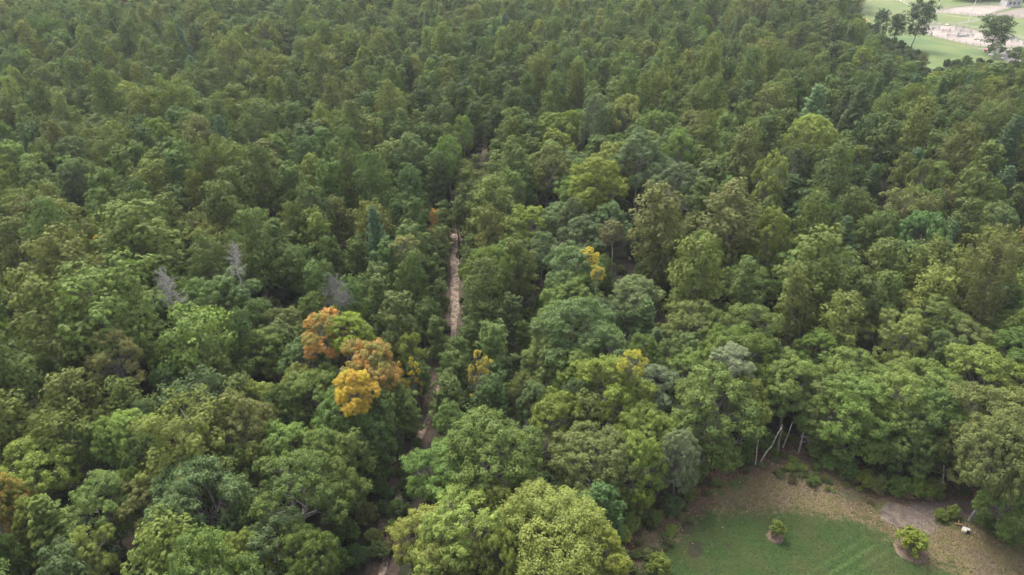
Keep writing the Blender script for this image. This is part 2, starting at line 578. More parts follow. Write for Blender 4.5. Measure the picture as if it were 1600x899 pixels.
VAR['young'] = [make_pine(211, H=10.5, R=2.5, zb=2.2, nb=50, puffs=3, shape='round', pr=.6, bare=2), make_pine(212, H=11, R=2.3, zb=2.4, nb=52, puffs=3, shape='cone', pr=.62, bare=2),
                make_pine(213, H=9.5, R=2.7, zb=2, nb=46, puffs=3, shape='round', pr=.62, bare=2)]
VAR['white'] = [make_white_pine(301), make_white_pine(302, H=13, R=3.4)]
VAR['sap'] = [make_oak(141, H=7.5, R=1.7, zb=1.0, nl=13, leaf=.30, sub=12, per=42, asym=.3, bare=3), make_oak(142, H=7, R=1.9, zb=.8, nl=12, leaf=.28, sub=12, per=40, asym=.35, bare=3)]
VAR['dead'] = [make_dead(401, nb=44, zb=6), make_dead(402, H=12, R=2.1, zb=5, nb=38), make_dead(403, nb=40, zb=6)]
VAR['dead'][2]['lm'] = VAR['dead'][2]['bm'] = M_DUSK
VAR['shrub'] = [make_shrub(501), make_shrub(502, nl=11), make_shrub(503, R=1.0, H=1.5)]
for k, vs in VAR.items():
    for v in vs:
        v['crown'].materials.append(v['lm'])
        v['trunk'].materials.append(v['bm'])

T = dict(
    G=(0.093, 0.135, 0.036), LG=(0.120, 0.170, 0.043), D=(0.062, 0.096, 0.033), DD=(0.045, 0.073, 0.033), B=(0.095, 0.137, 0.054), BB=(.084, .118, .050),
    BP=(.080, .126, .046), O=(0.109, 0.139, 0.038), LO=(0.140, 0.169, 0.044), OL=(0.113, 0.132, 0.043), YG=(0.130, 0.166, 0.033), YO=(0.149, 0.177, 0.045),
    Y=(0.145, 0.183, 0.040), GOLD=(0.213, 0.194, 0.070), ORG=(.37, .25, .055), ORANGE=(.40, .175, .05), ORBR=(.33, .165, .045), YOR=(.40, .25, .045),
    YEL=(.40, .32, .035), PALE=(0.213, 0.239, 0.140), PB=(0.150, 0.194, 0.102), BRN=(0.136, 0.102, 0.059), FG=(.096, .140, .036), YGB=(0.165, 0.204, 0.021),
    WP=(0.083, 0.141, 0.071), GREY=(.3, .28, .26), PINE=(0.087, 0.124, 0.038))
WORD = dict(G='mid green', LG='light green', D='dark green', DD='very dark green', B='grey-green', BB='dull blue-green', BP='bluish green', O='olive', LO='light olive',
            OL='dull olive', YG='yellow-green', YO='yellowish olive', Y='bright yellow-green', GOLD='golden', ORG='orange-gold', ORANGE='orange', ORBR='orange-brown',
            YOR='yellow-orange', YEL='bright yellow', PALE='pale cream-green', PB='pale silvery green', BRN='reddish brown', FG='fresh green', YGB='vivid yellow-green',
            WP='blue-green', GREY='grey', PINE='deep green')

trees = []     # dicts: x y z s sz kind var tint tint2 w(px) u v


def clampH(kind, v, s):
    lo, hi = {'young': (6, 11.5), 'sap': (4, 11), 'white': (6, 17), 'shrub': (.5, 5), 'dead': (7, 14)}.get(kind, (8.5, 16.5))
    return min(max(v['H'] * s, lo), hi) / v['H']


def place(u, v, wpx, kind, tint, vi=None, tint2=None, zs=None, label=None, top=None, name=None):
    var = VAR[kind][(len(trees) * 7 + 3) % len(VAR[kind]) if vi is None else vi]
    zc = var['zc']
    for _ in range(3):
        x, y = P(u, v, zc)
        d = proj(x, y, float(gz(x, y)) + zc)[2]
        Rw = wpx / 2 * d / FPX
        s = Rw / (var['R'] * .97)
        sz = clampH(kind, var, s) if zs is None else zs
        zc = var['zc'] * sz
    t = dict(x=x, y=y, z=float(gz(x, y)), s=s, sz=sz, kind=kind, var=var, tint=tint, tint2=tint2, w=wpx, u=u, v=v, R=Rw, rot=rng.uniform(0, 6.28), ax=rng.uniform(.92, 1.08),
             label=label, hand=True, name=name)
    trees.append(t)
    return t


HAND = [
    # near left
    (58, 738, 112, 'oak', 'Y'), (66, 824, 60, 'oak', 'Y'), (8, 882, 54, 'oak', 'G'), (170, 692, 68, 'oak', 'LG'),
    (160, 790, 112, 'oak', 'G'), (224, 797, 82, 'oak', 'OL'), (322, 780, 135, 'oak', 'B'), (375, 735, 64, 'oak', 'G'), (298, 705, 130, 'pine', 'LO'),
    (145, 872, 80, 'oak', 'YO'), (256, 868, 125, 'pine', 'LG'), (335, 872, 90, 'pine', 'LG'), (385, 888, 82, 'oak', 'Y'), (97, 888, 55, 'oak', 'BB'),
    (100, 690, 88, 'pine', 'O'), (22, 660, 90, 'pine', 'LO'), (226, 728, 56, 'oak', 'D'), (128, 712, 44, 'oak', 'B'), (212, 770, 40, 'oak', 'G'),
    (452, 705, 96, 'oak', 'LG'), (497, 722, 92, 'oak', 'LG'), (455, 785, 130, 'oak', 'G'), (522, 762, 84, 'oak', 'G'), (435, 858, 112, 'oak', 'B'), (482, 880, 84, 'oak', 'G'),
    (545, 716, 62, 'pine', 'O'), (585, 690, 60, 'young', 'PINE'), (400, 812, 50, 'oak', 'D'), (410, 740, 60, 'oak', 'OL'), (290, 830, 50, 'oak', 'YG'),
    # near centre
    (701, 738, 116, 'oak', 'FG', 0), (768, 705, 150, 'oak', 'FG', 1), (925, 715, 122, 'oak', 'OL', 3), (668, 838, 100, 'oak', 'YO', 0), (722, 830, 124, 'oak', 'YO', 6), (688, 882, 100, 'oak', 'YO', 1), (880, 838, 180, 'big', 'YO', 1), (838, 812, 90, 'oak', 'YO', 7), (936, 872, 92, 'oak', 'YG', 2),
    (772, 806, 66, 'oak', 'YO'), (786, 872, 66, 'oak', 'YO'), (992, 735, 92, 'edge', 'YG'), (1012, 672, 100, 'oak', 'YG'), (1060, 728, 62, 'edge', 'PB'),
    (700, 676, 62, 'oak', 'G'),
    # left middle
    (80, 515, 112, 'pine', 'O'), (168, 500, 130, 'pine', 'O'), (42, 572, 88, 'oak', 'B'), (76, 592, 38, 'oak', 'B'), (106, 566, 36, 'oak', 'B'), (12, 600, 54, 'oak', 'LG'),
    (122, 628, 96, 'pine', 'O'), (205, 635, 78, 'pine', 'O'), (243, 540, 60, 'young', 'G'), (312, 545, 92, 'pine', 'LG'), (345, 580, 64, 'pine', 'O'), (312, 632, 84, 'pine', 'B'),
    (240, 665, 48, 'oak', 'BB'), (235, 492, 64, 'oak', 'DD'), (272, 610, 60, 'oak', 'D'), (380, 622, 72, 'pine', 'OL'), (405, 640, 70, 'oak', 'Y'), (262, 580, 50, 'oak', 'LG'),
    (485, 562, 78, 'oak', 'BP'), (497, 622, 98, 'oak', 'G'), (535, 655, 92, 'oak', 'G'), (420, 555, 82, 'oak', 'G'), (455, 515, 70, 'oak', 'OL'),
    (400, 503, 62, 'oak', 'G'), (372, 468, 84, 'oak', 'B'), (322, 432, 66, 'oak', 'B'), (330, 485, 96, 'oak', 'G'), (278, 475, 60, 'pine', 'O'), (495, 492, 48, 'oak', 'G'),
    (432, 540, 60, 'oak', 'B'), (440, 640, 60, 'oak', 'G'),
    (620, 515, 66, 'young', 'PINE'), (644, 558, 44, 'oak', 'YG'), (610, 622, 58, 'young', 'PINE'), (588, 655, 60, 'young', 'PINE'), (632, 648, 50, 'young', 'PINE'),
    (560, 680, 66, 'oak', 'D'), (600, 480, 56, 'young', 'PINE'), (660, 500, 46, 'young', 'PINE'), (655, 590, 40, 'young', 'PINE'), (648, 440, 50, 'young', 'PINE'),
    (716, 585, 44, 'young', 'PINE'), (703, 632, 52, 'young', 'PINE'), (722, 555, 40, 'young', 'PINE'), (746, 500, 58, 'young', 'PINE'), (768, 542, 58, 'young', 'PINE'),
    (792, 502, 48, 'young', 'D'), (772, 590, 48, 'young', 'D'), (762, 455, 70, 'pine', 'PINE'), (785, 412, 60, 'oak', 'FG'), (736, 412, 34, 'young', 'PINE'),
    (905, 525, 116, 'oak', 'B', 5), (858, 552, 92, 'oak', 'G', 1), (945, 560, 92, 'oak', 'B', 2), (870, 505, 74, 'oak', 'LG', 0), (932, 507, 70, 'oak', 'B', 6), (905, 580, 84, 'oak', 'G', 7), (955, 612, 108, 'oak', 'YG'), (1022, 612, 82, 'oak', 'PB'), (875, 655, 84, 'oak', 'YG'), (838, 640, 54, 'oak', 'BB'), (900, 628, 50, 'oak', 'BB'), (815, 618, 48, 'oak', 'OL'),
    (1007, 508, 60, 'white', 'BP'), (1022, 548, 50, 'white', 'BB'), (1080, 515, 86, 'oak', 'OL'), (1172, 528, 102, 'oak', 'G'), (1095, 592, 92, 'oak', 'G'), (1112, 655, 135, 'edge', 'G'),
    (1172, 632, 70, 'oak', 'YO'), (1238, 600, 100, 'oak', 'LG'), (1310, 512, 84, 'pine', 'O'), (1395, 527, 82, 'oak', 'YO'), (1458, 515, 92, 'oak', 'G'), (1505, 540, 84, 'oak', 'OL'),
    (1470, 556, 52, 'oak', 'B'), (1280, 560, 64, 'oak', 'LG'), (1330, 660, 116, 'edge', 'G', 0), (1395, 655, 110, 'edge', 'LG', 1), (1360, 610, 90, 'oak', 'LG', 0), (1290, 645, 84, 'edge', 'G', 1), (1320, 590, 90, 'oak', 'LG'), (1460, 672, 112, 'edge', 'G', 0), (1425, 690, 84, 'edge', 'G', 1), (1505, 700, 90, 'edge', 'OL', 1), (1445, 612, 100, 'oak', 'LG'),
    (1535, 600, 112, 'oak', 'Y'), (1568, 668, 140, 'oak', 'OL', 0), (1578, 722, 90, 'oak', 'OL', 2), (1596, 730, 80, 'oak', 'G', 4), (1592, 785, 100, 'edge', 'G'), (1590, 520, 70, 'oak', 'G'), (1405, 600, 70, 'oak', 'G'),
    (701, 575, 40, 'young', 'PINE'), (696, 606, 40, 'young', 'PINE'), (690, 640, 30, 'young', 'PINE'), (708, 556, 34, 'young', 'PINE'),
    (714, 334, 32, 'young', 'PINE'), (722, 312, 32, 'young', 'PINE'), (734, 290, 32, 'young', 'O'), (746, 268, 28, 'young', 'PINE'), (728, 268, 28, 'young', 'O'), (762, 198, 22, 'young', 'PINE'), (757, 186, 22, 'young', 'O'),
    # upper middle left
    (684, 402, 34, 'young', 'PINE'), (680, 432, 34, 'young', 'PINE'), (683, 464, 34, 'young', 'PINE'), (678, 497, 36, 'young', 'PINE'), (686, 378, 32, 'young', 'O'), (684, 525, 34, 'young', 'PINE'),
    (737, 388, 32, 'young', 'PINE'), (741, 440, 34, 'young', 'PINE'), (739, 472, 34, 'young', 'PINE'), (738, 360, 34, 'young', 'O'), (735, 530, 30, 'young', 'PINE'), (690, 350, 30, 'young', 'PINE'),
    (210, 387, 118, 'pine', 'LO'), (112, 368, 92, 'pine', 'LO'), (105, 440, 124, 'pine', 'LO'), (50, 478, 90, 'pine', 'O'), (30, 405, 80, 'pine', 'O'), (45, 338, 62, 'pine', 'O'),
    (190, 470, 70, 'pine', 'O'), (330, 388, 54, 'pine', 'LO'), (345, 335, 66, 'pine', 'G'), (290, 385, 50, 'young', 'G'), (262, 340, 60, 'pine', 'O'), (410, 362, 46, 'young', 'G'), (410, 400, 46, 'young', 'G'),
    (460, 420, 50, 'pine', 'PINE'), (467, 354, 46, 'oak', 'PB'), (580, 353, 46, 'oak', 'BP'), (495, 368, 50, 'pine', 'LO'), (520, 400, 48, 'pine', 'PINE'), (555, 400, 44, 'young', 'PINE'),
    (530, 340, 50, 'pine', 'O'), (600, 420, 54, 'young', 'PINE'), (560, 470, 54, 'young', 'PINE'), (596, 448, 50, 'young', 'PINE'),
    (905, 300, 74, 'oak', 'G'), (888, 430, 90, 'oak', 'BP'), (905, 468, 96, 'oak', 'G'), (982, 475, 90, 'oak', 'B'), (905, 376, 70, 'oak', 'BB'), (822, 352, 60, 'oak', 'YG'),
    (846, 396, 54, 'oak', 'B'), (1035, 350, 92, 'pine', 'OL'), (1040, 402, 60, 'pine', 'O'), (790, 345, 60, 'oak', 'G'), (770, 315, 70, 'pine', 'O'), (870, 345, 60, 'oak', 'B'), (950, 345, 60, 'oak', 'B'),
    (1140, 345, 102, 'pine', 'OL'), (1202, 402, 38, 'young', 'YG'), (1272, 432, 112, 'pine', 'O'), (1168, 445, 78, 'oak', 'G'), (1078, 432, 84, 'pine', 'O'), (1112, 405, 60, 'pine', 'LO'),
    (1375, 420, 80, 'pine', 'G'), (1385, 465, 70, 'pine', 'G'), (1450, 430, 74, 'pine', 'O'), (1545, 395, 60, 'pine', 'LO'), (1500, 430, 60, 'pine', 'LO'), (1410, 345, 74, 'pine', 'OL'),
    (1460, 470, 70, 'pine', 'LO'), (1550, 440, 60, 'oak', 'Y'), (1580, 465, 70, 'oak', 'LG'),
    (942, 290, 88, 'oak', 'YG'), (1052, 300, 80, 'oak', 'BB'), (870, 232, 52, 'oak', 'YG'), (895, 262, 50, 'oak', 'B'), (840, 265, 50, 'oak', 'LG'), (1015, 240, 56, 'oak', 'G'), (960, 235, 50, 'oak', 'G'),
    (1080, 205, 66, 'oak', 'OL'), (860, 205, 32, 'white', 'WP'),
    (1268, 190, 66, 'white', 'WP', 0), (1425, 268, 48, 'white', 'WP'), (1243, 258, 36, 'white', 'BP'), (1305, 300, 34, 'white', 'BP'), (1362, 285, 36, 'white', 'BP'), (1568, 292, 44, 'white', 'WP'),
    (1495, 362, 46, 'oak', 'PB'), (620, 232, 40, 'white', 'BP'), (1045, 160, 26, 'white', 'WP'),
]
for h in HAND:
    place(*h[:5], vi=h[5] if len(h) > 5 else None)

SPECIAL = [
    (14, 788, 66, 'oak', 'ORG', 'orange-gold maple crown cut by the left edge near the bottom', 'YO'),
    (85, 832, 92, 'white', 'LG', 'feathery light green young white pine near the bottom left corner', 'Y'),
    (182, 560, 82, 'wisp', 'GOLD', 'golden half-bare oak with pale branches amid olive pines at the left', 'YO'),
    (507, 531, 74, 'oak', 'ORANGE', 'salmon-orange maple, left one of the autumn maples beside the dark oaks', 'YO'),
    (546, 522, 68, 'oak', 'YGB', 'yellow and lime maple right behind the salmon-orange maple', 'LG'),
    (586, 574, 98, 'oak', 'ORBR', 'rusty orange-brown maple, the largest autumn crown left of the sandy track', 'YO'),
    (562, 607, 68, 'oak', 'YOR', 'bright yellow-orange maple in front of the rusty orange-brown maple', 'YEL'),
    (985, 570, 44, 'wisp', 'YEL', 'bright yellow treetop rising behind the green oaks at lower centre', 'Y'),
    (920, 404, 30, 'wisp', 'YEL', 'small bright yellow crown between the blue-green oaks right of the track', 'YEL'),
    (933, 428, 24, 'wisp', 'Y', 'small yellow-green crown just below the small bright yellow crown', 'YEL'),
    (681, 348, 20, 'young', 'YOR', 'small orange-yellow cone shaped tree at the far end of the sandy track', 'ORANGE'),
    (637, 390, 44, 'wisp', 'GOLD', 'green tree with a straw coloured top left of the sandy track', 'G'),
    (742, 600, 36, 'sap', 'GOLD', 'slim half-dead yellowish tree with pale bare branches right of the track', 'YEL'),
    (960, 364, 40, 'oak', 'BRN', 'reddish brown oak crown among the blue-green oaks', 'OL'),
    (1140, 308, 32, 'wisp', 'BRN', 'pinkish brown thin crown at the dark gap of the right hand woods', 'BRN'),
    (1138, 572, 62, 'wisp', 'PALE', 'pale cream-green seeding crown behind the bright edge oaks', 'PB'),
    (196, 6, 20, 'oak', 'ORBR', 'small rusty crown at the top edge of the photo on the left', 'ORANGE'),
    (590, 175, 12, 'young', 'ORBR', 'tiny rusty orange crown in the pine forest upper centre left', 'ORBR'),
    (1122, 38, 24, 'oak', 'PALE', 'pale yellowish crown in the far forest near the top edge', 'Y'),
    (1328, 285, 16, 'young', 'ORBR', 'small tan-orange crown among the blue-green pines at right', 'BRN'),
    (1597, 372, 18, 'young', 'ORBR', 'small tan-orange crown cut by the right edge of the photo', 'ORBR'),
    (152, 374, 12, 'wisp', 'YEL', 'tiny yellow sprig beside the broad light olive pine at left', 'YEL'),
    (626, 598, 22, 'sap', 'YEL', 'small yellow sapling right of the rusty orange-brown maple', 'YOR'),
    (643, 596, 20, 'sap', 'YEL', 'smallest yellow sapling nearest the track beside the autumn maples', 'YEL'),
    (640, 532, 28, 'sap', 'YEL', 'small yellow crown among young pines above the vivid green saplings', 'Y'),
    (264, 452, 46, 'dead', 'GREY', 'grey-pink dead snag, bushy and leafless, above the grey-green left oaks', None),
    (366, 404, 30, 'dead', 'GREY', 'slim silver-grey dead snag standing against dark pines at left centre', None),
    (527, 456, 44, 'dead', 'GREY', 'dusky grey leafless tree in the shade above the autumn maples', None),
    (1040, 318, 26, 'dead', 'GREY', 'bare pale stems below the blue-green oak at upper centre right', None),
]
SP_OPEN = []
DV = {264: 0, 366: 1, 527: 2}
for s in SPECIAL:
    big = {'dead': 1.22, 'wisp': 1.2, 'oak': 1.1}.get(s[3])
    t = place(*s[:5], tint2=s[6], label=s[5], vi=DV.get(s[0]), zs=({36: 1.35}.get(s[2], 1.0) if s[3] == 'sap' else None))
    if big and 100 < s[1] < 700 and s[2] < 99:
        top_h = {'dead': 14.6, 'wisp': 12.6, 'oak': 12.2}[s[3]]
        for _ in range(3):
            half = (t['var']['H'] - t['var']['zc']) * t['s'] * 1.0
            cz_ = top_h - half
            t['x'], t['y'] = P(s[0], s[1], cz_); t['z'] = float(gz(t['x'], t['y']))
            t['R'] = s[2] / 2 * proj(t['x'], t['y'], t['z'] + cz_)[2] / FPX
            t['s'] = t['sz'] = t['R'] / (t['var']['R'] * .97)
        t['lift'] = cz_ - t['var']['zc'] * t['s']
    dd_ = proj(t['x'], t['y'], t['z'] + 9)[2] - 2
    for a in (-.22, .12):
        for b in (-.22, 0):
            SP_OPEN.append((s[0] + a * s[2], s[1] + b * s[2], dd_))

# ------------------------------------------------------------------ what must stay open
TRACK = [(560, 1000), (597, 899), (618, 800), (635, 735), (648, 700), (668, 660), (680, 630), (692, 590), (702, 560), (708, 535), (711, 490), (711, 440), (711, 400), (710, 375),
         (713, 350), (724, 318), (738, 285), (750, 255), (757, 240), (758, 220), (757, 205)]
track_w = np.array([P(u, v) for u, v in TRACK])
# resample
tl = [track_w[0]]
for a, b in zip(track_w[:-1], track_w[1:]):
    n = max(1, int(np.linalg.norm(b - a) / 1.2))
    for i in range(1, n + 1):
        tl.append(a + (b - a) * i / n)
track_w = np.array(tl)
OPEN = []
for (a, b, n) in [((713, 352), (711, 400), 6), ((711, 400), (711, 440), 4), ((711, 440), (710, 490), 6), ((710, 490), (706, 540), 6), ((757, 218), (757, 240), 3), ((668, 655), (644, 715), 6), ((644, 715), (636, 735), 3),
                  ((618, 800), (596, 899), 8), ((600, 780), (570, 870), 5), ((712, 480), (713, 540), 5)]:
    for i in range(n + 1):
        OPEN.append((a[0] + (b[0] - a[0]) * i / n, a[1] + (b[1] - a[1]) * i / n, 0))
CLEAR_VIS = [(1010, 830), (1040, 808), (1100, 750), (1130, 740), (1160, 735), (1200, 728), (1240, 722), (1280, 728), (1310, 745), (1350, 762), (1390, 776), (1430, 782), (1480, 790), (1500, 795), (1530, 825),
             (1570, 855), (1600, 880), (990, 850), (1000, 880), (1030, 880), (1090, 770), (1060, 800), (1260, 708), (1245, 705), (1215, 705), (1185, 715), (1470, 775)]
OPEN += [(u, v, 0) for u, v in CLEAR_VIS]
GAPS = [(452, 470), (470, 480), (492, 492), (430, 460), (975, 378), (990, 385), (1030, 325), (1020, 330), (1228, 545), (842, 738), (848, 750), (895, 170), (884, 172), 
        (150, 613), (128, 338), (700, 300), (1385, 320),  (390, 770), (785, 765)]
OPEN += [(u, v, 1.5) for u, v in GAPS]
FIELD = [(1318, -12), (1340, 12), (1352, 40), (1372, 52), (1402, 78), (1425, 84), (1440, 100), (1450, 118), (1470, 108), (1500, 102), (1540, 100), (1600, 104), (1760, 120), (1900, 60), (1900, -30), (1400, -40)]
for u in range(1338, 1600, 8):
    for v in range(1, 110, 7):
        inside = False
        n = len(FIELD)
        for i in range(n):
            (x1, y1), (x2, y2) = FIELD[i], FIELD[(i + 1) % n]
            if (y1 > v) != (y2 > v) and u < (x2 - x1) * (v - y1) / (y2 - y1) + x1:
                inside = not inside
        if inside:
            OPEN.append((u, v, 0))
OPEN += [(u, v, 0) for u, v in ((1328, 4), (1336, 12), (1345, 22), (1352, 36), (1378, 78), (1402, 84), (1392, 72), (1422, 92), (1436, 108), (1446, 114), (1462, 106), (1480, 104), (1500, 100), (1530, 96), (1560, 98), (1580, 100))]
OPEN = np.array(OPEN, float)
OPEN_D = np.array([proj(*P(u, v), 0)[2] for u, v, _ in OPEN])
OPEN = np.vstack([OPEN, np.array(SP_OPEN)]); OPEN_D = np.concatenate([OPEN_D, np.array(SP_OPEN)[:, 2]])
CLEARING = [(955, 905), (965, 850), (1005, 812), (1058, 782), (1085, 748), (1130, 724), (1180, 716), (1225, 704), (1262, 700), (1300, 722), (1350, 750), (1400, 768), (1460, 774), (1560, 776), (1680, 790), (1900, 900), (1900, 1250), (900, 1250)]
clear_w = np.array([P(u, v) for u, v in CLEARING])
field_w = np.array([P(u, v) for u, v in FIELD])


def inside_poly(pts, poly):
    x, y = pts[:, 0], pts[:, 1]
    r = np.zeros(len(pts), bool)
    n = len(poly)
    for i in range(n):
        x1, y1 = poly[i]
        x2, y2 = poly[(i + 1) % n]
        c = (y1 > y) != (y2 > y)
        with np.errstate(divide='ignore', invalid='ignore'):
            xi = (x2 - x1) * (y - y1) / (y2 - y1) + x1
        r ^= c & (x < xi)
    return r


def dist_poly(pts, poly, closed=True):
    d = np.full(len(pts), 1e9)
    n = len(poly)
    for i in range(n if closed else n - 1):
        a, b = poly[i], poly[(i + 1) % n]
        ab = b - a
        t = np.clip(((pts - a) @ ab) / max(ab @ ab, 1e-9), 0, 1)
        d = np.minimum(d, np.linalg.norm(pts - a - t[:, None] * ab, axis=1))
    return d


def blocks(x, y, z, R, H, zc, crown_half):
    u, v, d = proj(x, y, z + zc)
    rx = R * FPX / d
    ry = (crown_half * CP + R * SP * .8) * FPX / d
    m = (((OPEN[:, 0] - u) / rx) ** 2 + ((OPEN[:, 1] - v) / ry) ** 2 < .9) & (d < OPEN_D)
    return bool(m.any())


# drop hand-placed fillers that would stand on the track (keep their neighbours)
def track_dist(x, y):
    return float(np.min(np.hypot(track_w[:, 0] - x, track_w[:, 1] - y)))


# fill the forest
pos = np.array([(t['x'], t['y'], t['R']) for t in trees])
cand_kind = []
lx = list(pos[:, 0]); ly = list(pos[:, 1]); lr = list(pos[:, 2])
AX = np.zeros(6000); AY = np.zeros(6000); AR = np.zeros(6000)
nT = len(trees)
AX[:nT], AY[:nT], AR[:nT] = lx, ly, lr
tan_h = 800 / FPX


def region(u, v, x, y):
    """(kind probabilities, tints) by part of the wood"""
    n = math.sin(x / 13 + 2) * math.cos(y / 17) + .6 * math.sin(x / 7 + y / 9)
    if 560 < u < 850 and 90 < v < 640 and (abs(u - 715 - (300 - min(v, 300)) * .1) < 110):
        return 'young', .12
    if v > 560 and u < 640:
        return 'mixed', .6
    if (u > 800 and v > 180 and u < 1090 and v < 720) or (740 < u < 860 and 250 < v < 330):
        return 'oaks', .8
    if u > 1080 and v > 480:
        return 'oaks', .55
    return 'pines', .16 + .12 * (n > .9)


def pick_tint(reg, kind, u, v):
    q = rng.random()
    if kind == 'young':
        return ['PINE', 'PINE', 'D', 'G', 'O'][int(q * 5)]
    if kind == 'pine':
        if reg == 'young':
            return ['PINE', 'PINE', 'O', 'G'][int(q * 4)]
        if u < 330 and v > 200:
            return ['O', 'O', 'LO', 'OL', 'PINE'][int(q * 5)]
        if u > 1150:
            return ['O', 'O', 'OL', 'PINE', 'G', 'PINE'][int(q * 6)]
        return ['O', 'O', 'PINE', 'G', 'LO', 'G', 'PINE'][int(q * 7)]
    if kind == 'white':
        return ['WP', 'BP', 'BB'][int(q * 3)]
    if reg == 'pines':
        return ['G', 'LG', 'YG', 'B', 'LG', 'FG', 'YO', 'D'][int(q * 8)]
    return ['G', 'G', 'B', 'YG', 'OL', 'LG', 'BB', 'D', 'YO'][int(q * 9)]


def try_fill(N, rmin_scale, ymin=14, ymax=395, small=False):
    global nT
    for _ in range(N):
        y = math.sqrt(rng.uniform(ymin ** 2, ymax ** 2))
        half = (y * CP + 40 * SP) * tan_h + 16
        x = rng.uniform(-half, half)
        z = float(gz(x, y))
        u, v, d = proj(x, y, z + 9)
        reg, poak = region(u, v, x, y)
        q = rng.random()
        if q < poak:
            kind = 'oak'; sc = rng.uniform(.62, 1.0) * (.72 if reg in ('pines', 'young') else 1)
        elif reg == 'young':
            kind = 'young'; sc = rng.uniform(.75, 1.15)
        elif reg == 'pines' and v < 480 and q > (.97 if u < 1150 else .93):
            kind = 'white'; sc = rng.uniform(.6, .95)
        else:
            kind = 'pine' if rng.random() > .42 else 'young'
            sc = rng.uniform(.68, 1.02) if kind == 'pine' else rng.uniform(.95, 1.32)
        if small:
            sc *= .72
        var = VAR[kind][rng.integers(len(VAR[kind]))]
        R = var['R'] * sc
        if np.any((AX[:nT] - x) ** 2 + (AY[:nT] - y) ** 2 < (rmin_scale * (AR[:nT] + R)) ** 2):
            continue
        p = np.array([[x, y]])
        hid = (545 < v + 60 < 660 or 262 < v + 30 < 350 or v < 215)
        if track_dist(x, y) < (.9 if hid and kind == 'young' else 1.7):
            continue
        if inside_poly(p, clear_w)[0] or dist_poly(p, clear_w)[0] < 1.5:
            continue
        if inside_poly(p, field_w)[0]:
            continue
        sz = clampH(kind, var, .6 + .5 * sc) * rng.uniform(.84, 1.24)
        if small:
            sz *= .8
        zc = var['zc'] * sz
        if blocks(x, y, z, R * 1.05, var['H'] * sz, zc, (var['H'] * sz - zc)):
            continue
        u, v, d = proj(x, y, z + zc)
        trees.append(dict(x=x, y=y, z=z, s=sc, sz=sz, kind=kind, var=var, tint=pick_tint(reg, kind, u, v), tint2=None, w=2 * R * FPX / d, u=u, v=v, R=R,
                          rot=rng.uniform(0, 6.28), ax=rng.uniform(.86, 1.14), tx=rng.normal() * .05, ty=rng.normal() * .05, label=None, hand=False, name=None))
        AX[nT], AY[nT], AR[nT] = x, y, R
        nT += 1


try_fill(9000, .80)
try_fill(9000, .72)
try_fill(6000, .60, small=True)

# shrubs along the track and the clearing's rim
SHR = [(652, 694, 20), (641, 728, 22), (633, 758, 24), (620, 792, 24), (612, 826, 24), (604, 858, 22), (628, 740, 20), (612, 800, 20), (540, 832, 44), (575, 805, 36), (560, 872, 40), (592, 862, 30), (600, 735, 34), (618, 700, 30), (580, 760, 34), (640, 672, 24), (530, 880, 44), (585, 840, 26), (604, 770, 24), 
       (555, 790, 36), (690, 560, 16), (700, 470, 9), (722, 470, 10), (724, 520, 12), (697, 430, 9), (723, 430, 9), (698, 515, 12), (700, 390, 8), (722, 390, 8), (725, 495, 11), (696, 545, 14),
       (768, 232, 8), (748, 236, 7), (766, 218, 7)]
for u, v, wp in SHR:
    place(u, v, wp, 'shrub', ['D', 'PINE', 'G', 'OL'][len(trees) % 4])
RIM = [(1022, 812, 30, 'G'), (1048, 790, 34, 'D'), (1075, 770, 26, 'OL'), (1052, 800, 20, 'BP'), (1092, 738, 28, 'G'), (1140, 722, 26, 'G'), (1165, 712, 26, 'G'), (1275, 706, 32, 'G'),
       (1300, 722, 34, 'G'), (1325, 738, 34, 'G'), (1350, 750, 30, 'YG'), (1372, 758, 30, 'OL'), (1405, 762, 36, 'G'), (1435, 765, 36, 'YG'), (1462, 762, 30, 'YO'), (1488, 800, 22, 'YO'), (1470, 806, 20, 'YG'),
       (1540, 818, 26, 'G'), (1560, 828, 30, 'D'), (1585, 838, 40, 'G'), (1420, 772, 18, 'BRN'), (1372, 768, 16, 'BRN'), (1335, 752, 14, 'BRN'), (1450, 776, 16, 'BRN'), (985, 820, 34, 'OL'), (968, 838, 34, 'YG')]
for u, v, wp, tn in RIM:
    place(u, v, wp, 'shrub', tn)
BUSH = [(1213, 832, 22, 'Y', 'small upright yellow-green bush in a mulch ring mid lawn', 2, 1.6), (1426, 848, 46, 'YGB', 'round vivid yellow-green bush in a mulch ring on the lawn edge', 0, 1.0),
        (1031, 886, 40, 'YG', 'round yellow-green bush at the bottom edge left of the lawn', 1, .95)]
for u, v, wp, tn, lb, vi, zf in BUSH:
    t = place(u, v, wp, 'shrub', tn, vi=vi, tint2='Y', label=lb)
    t['sz'] = t['s'] * zf
    t['bush'] = True

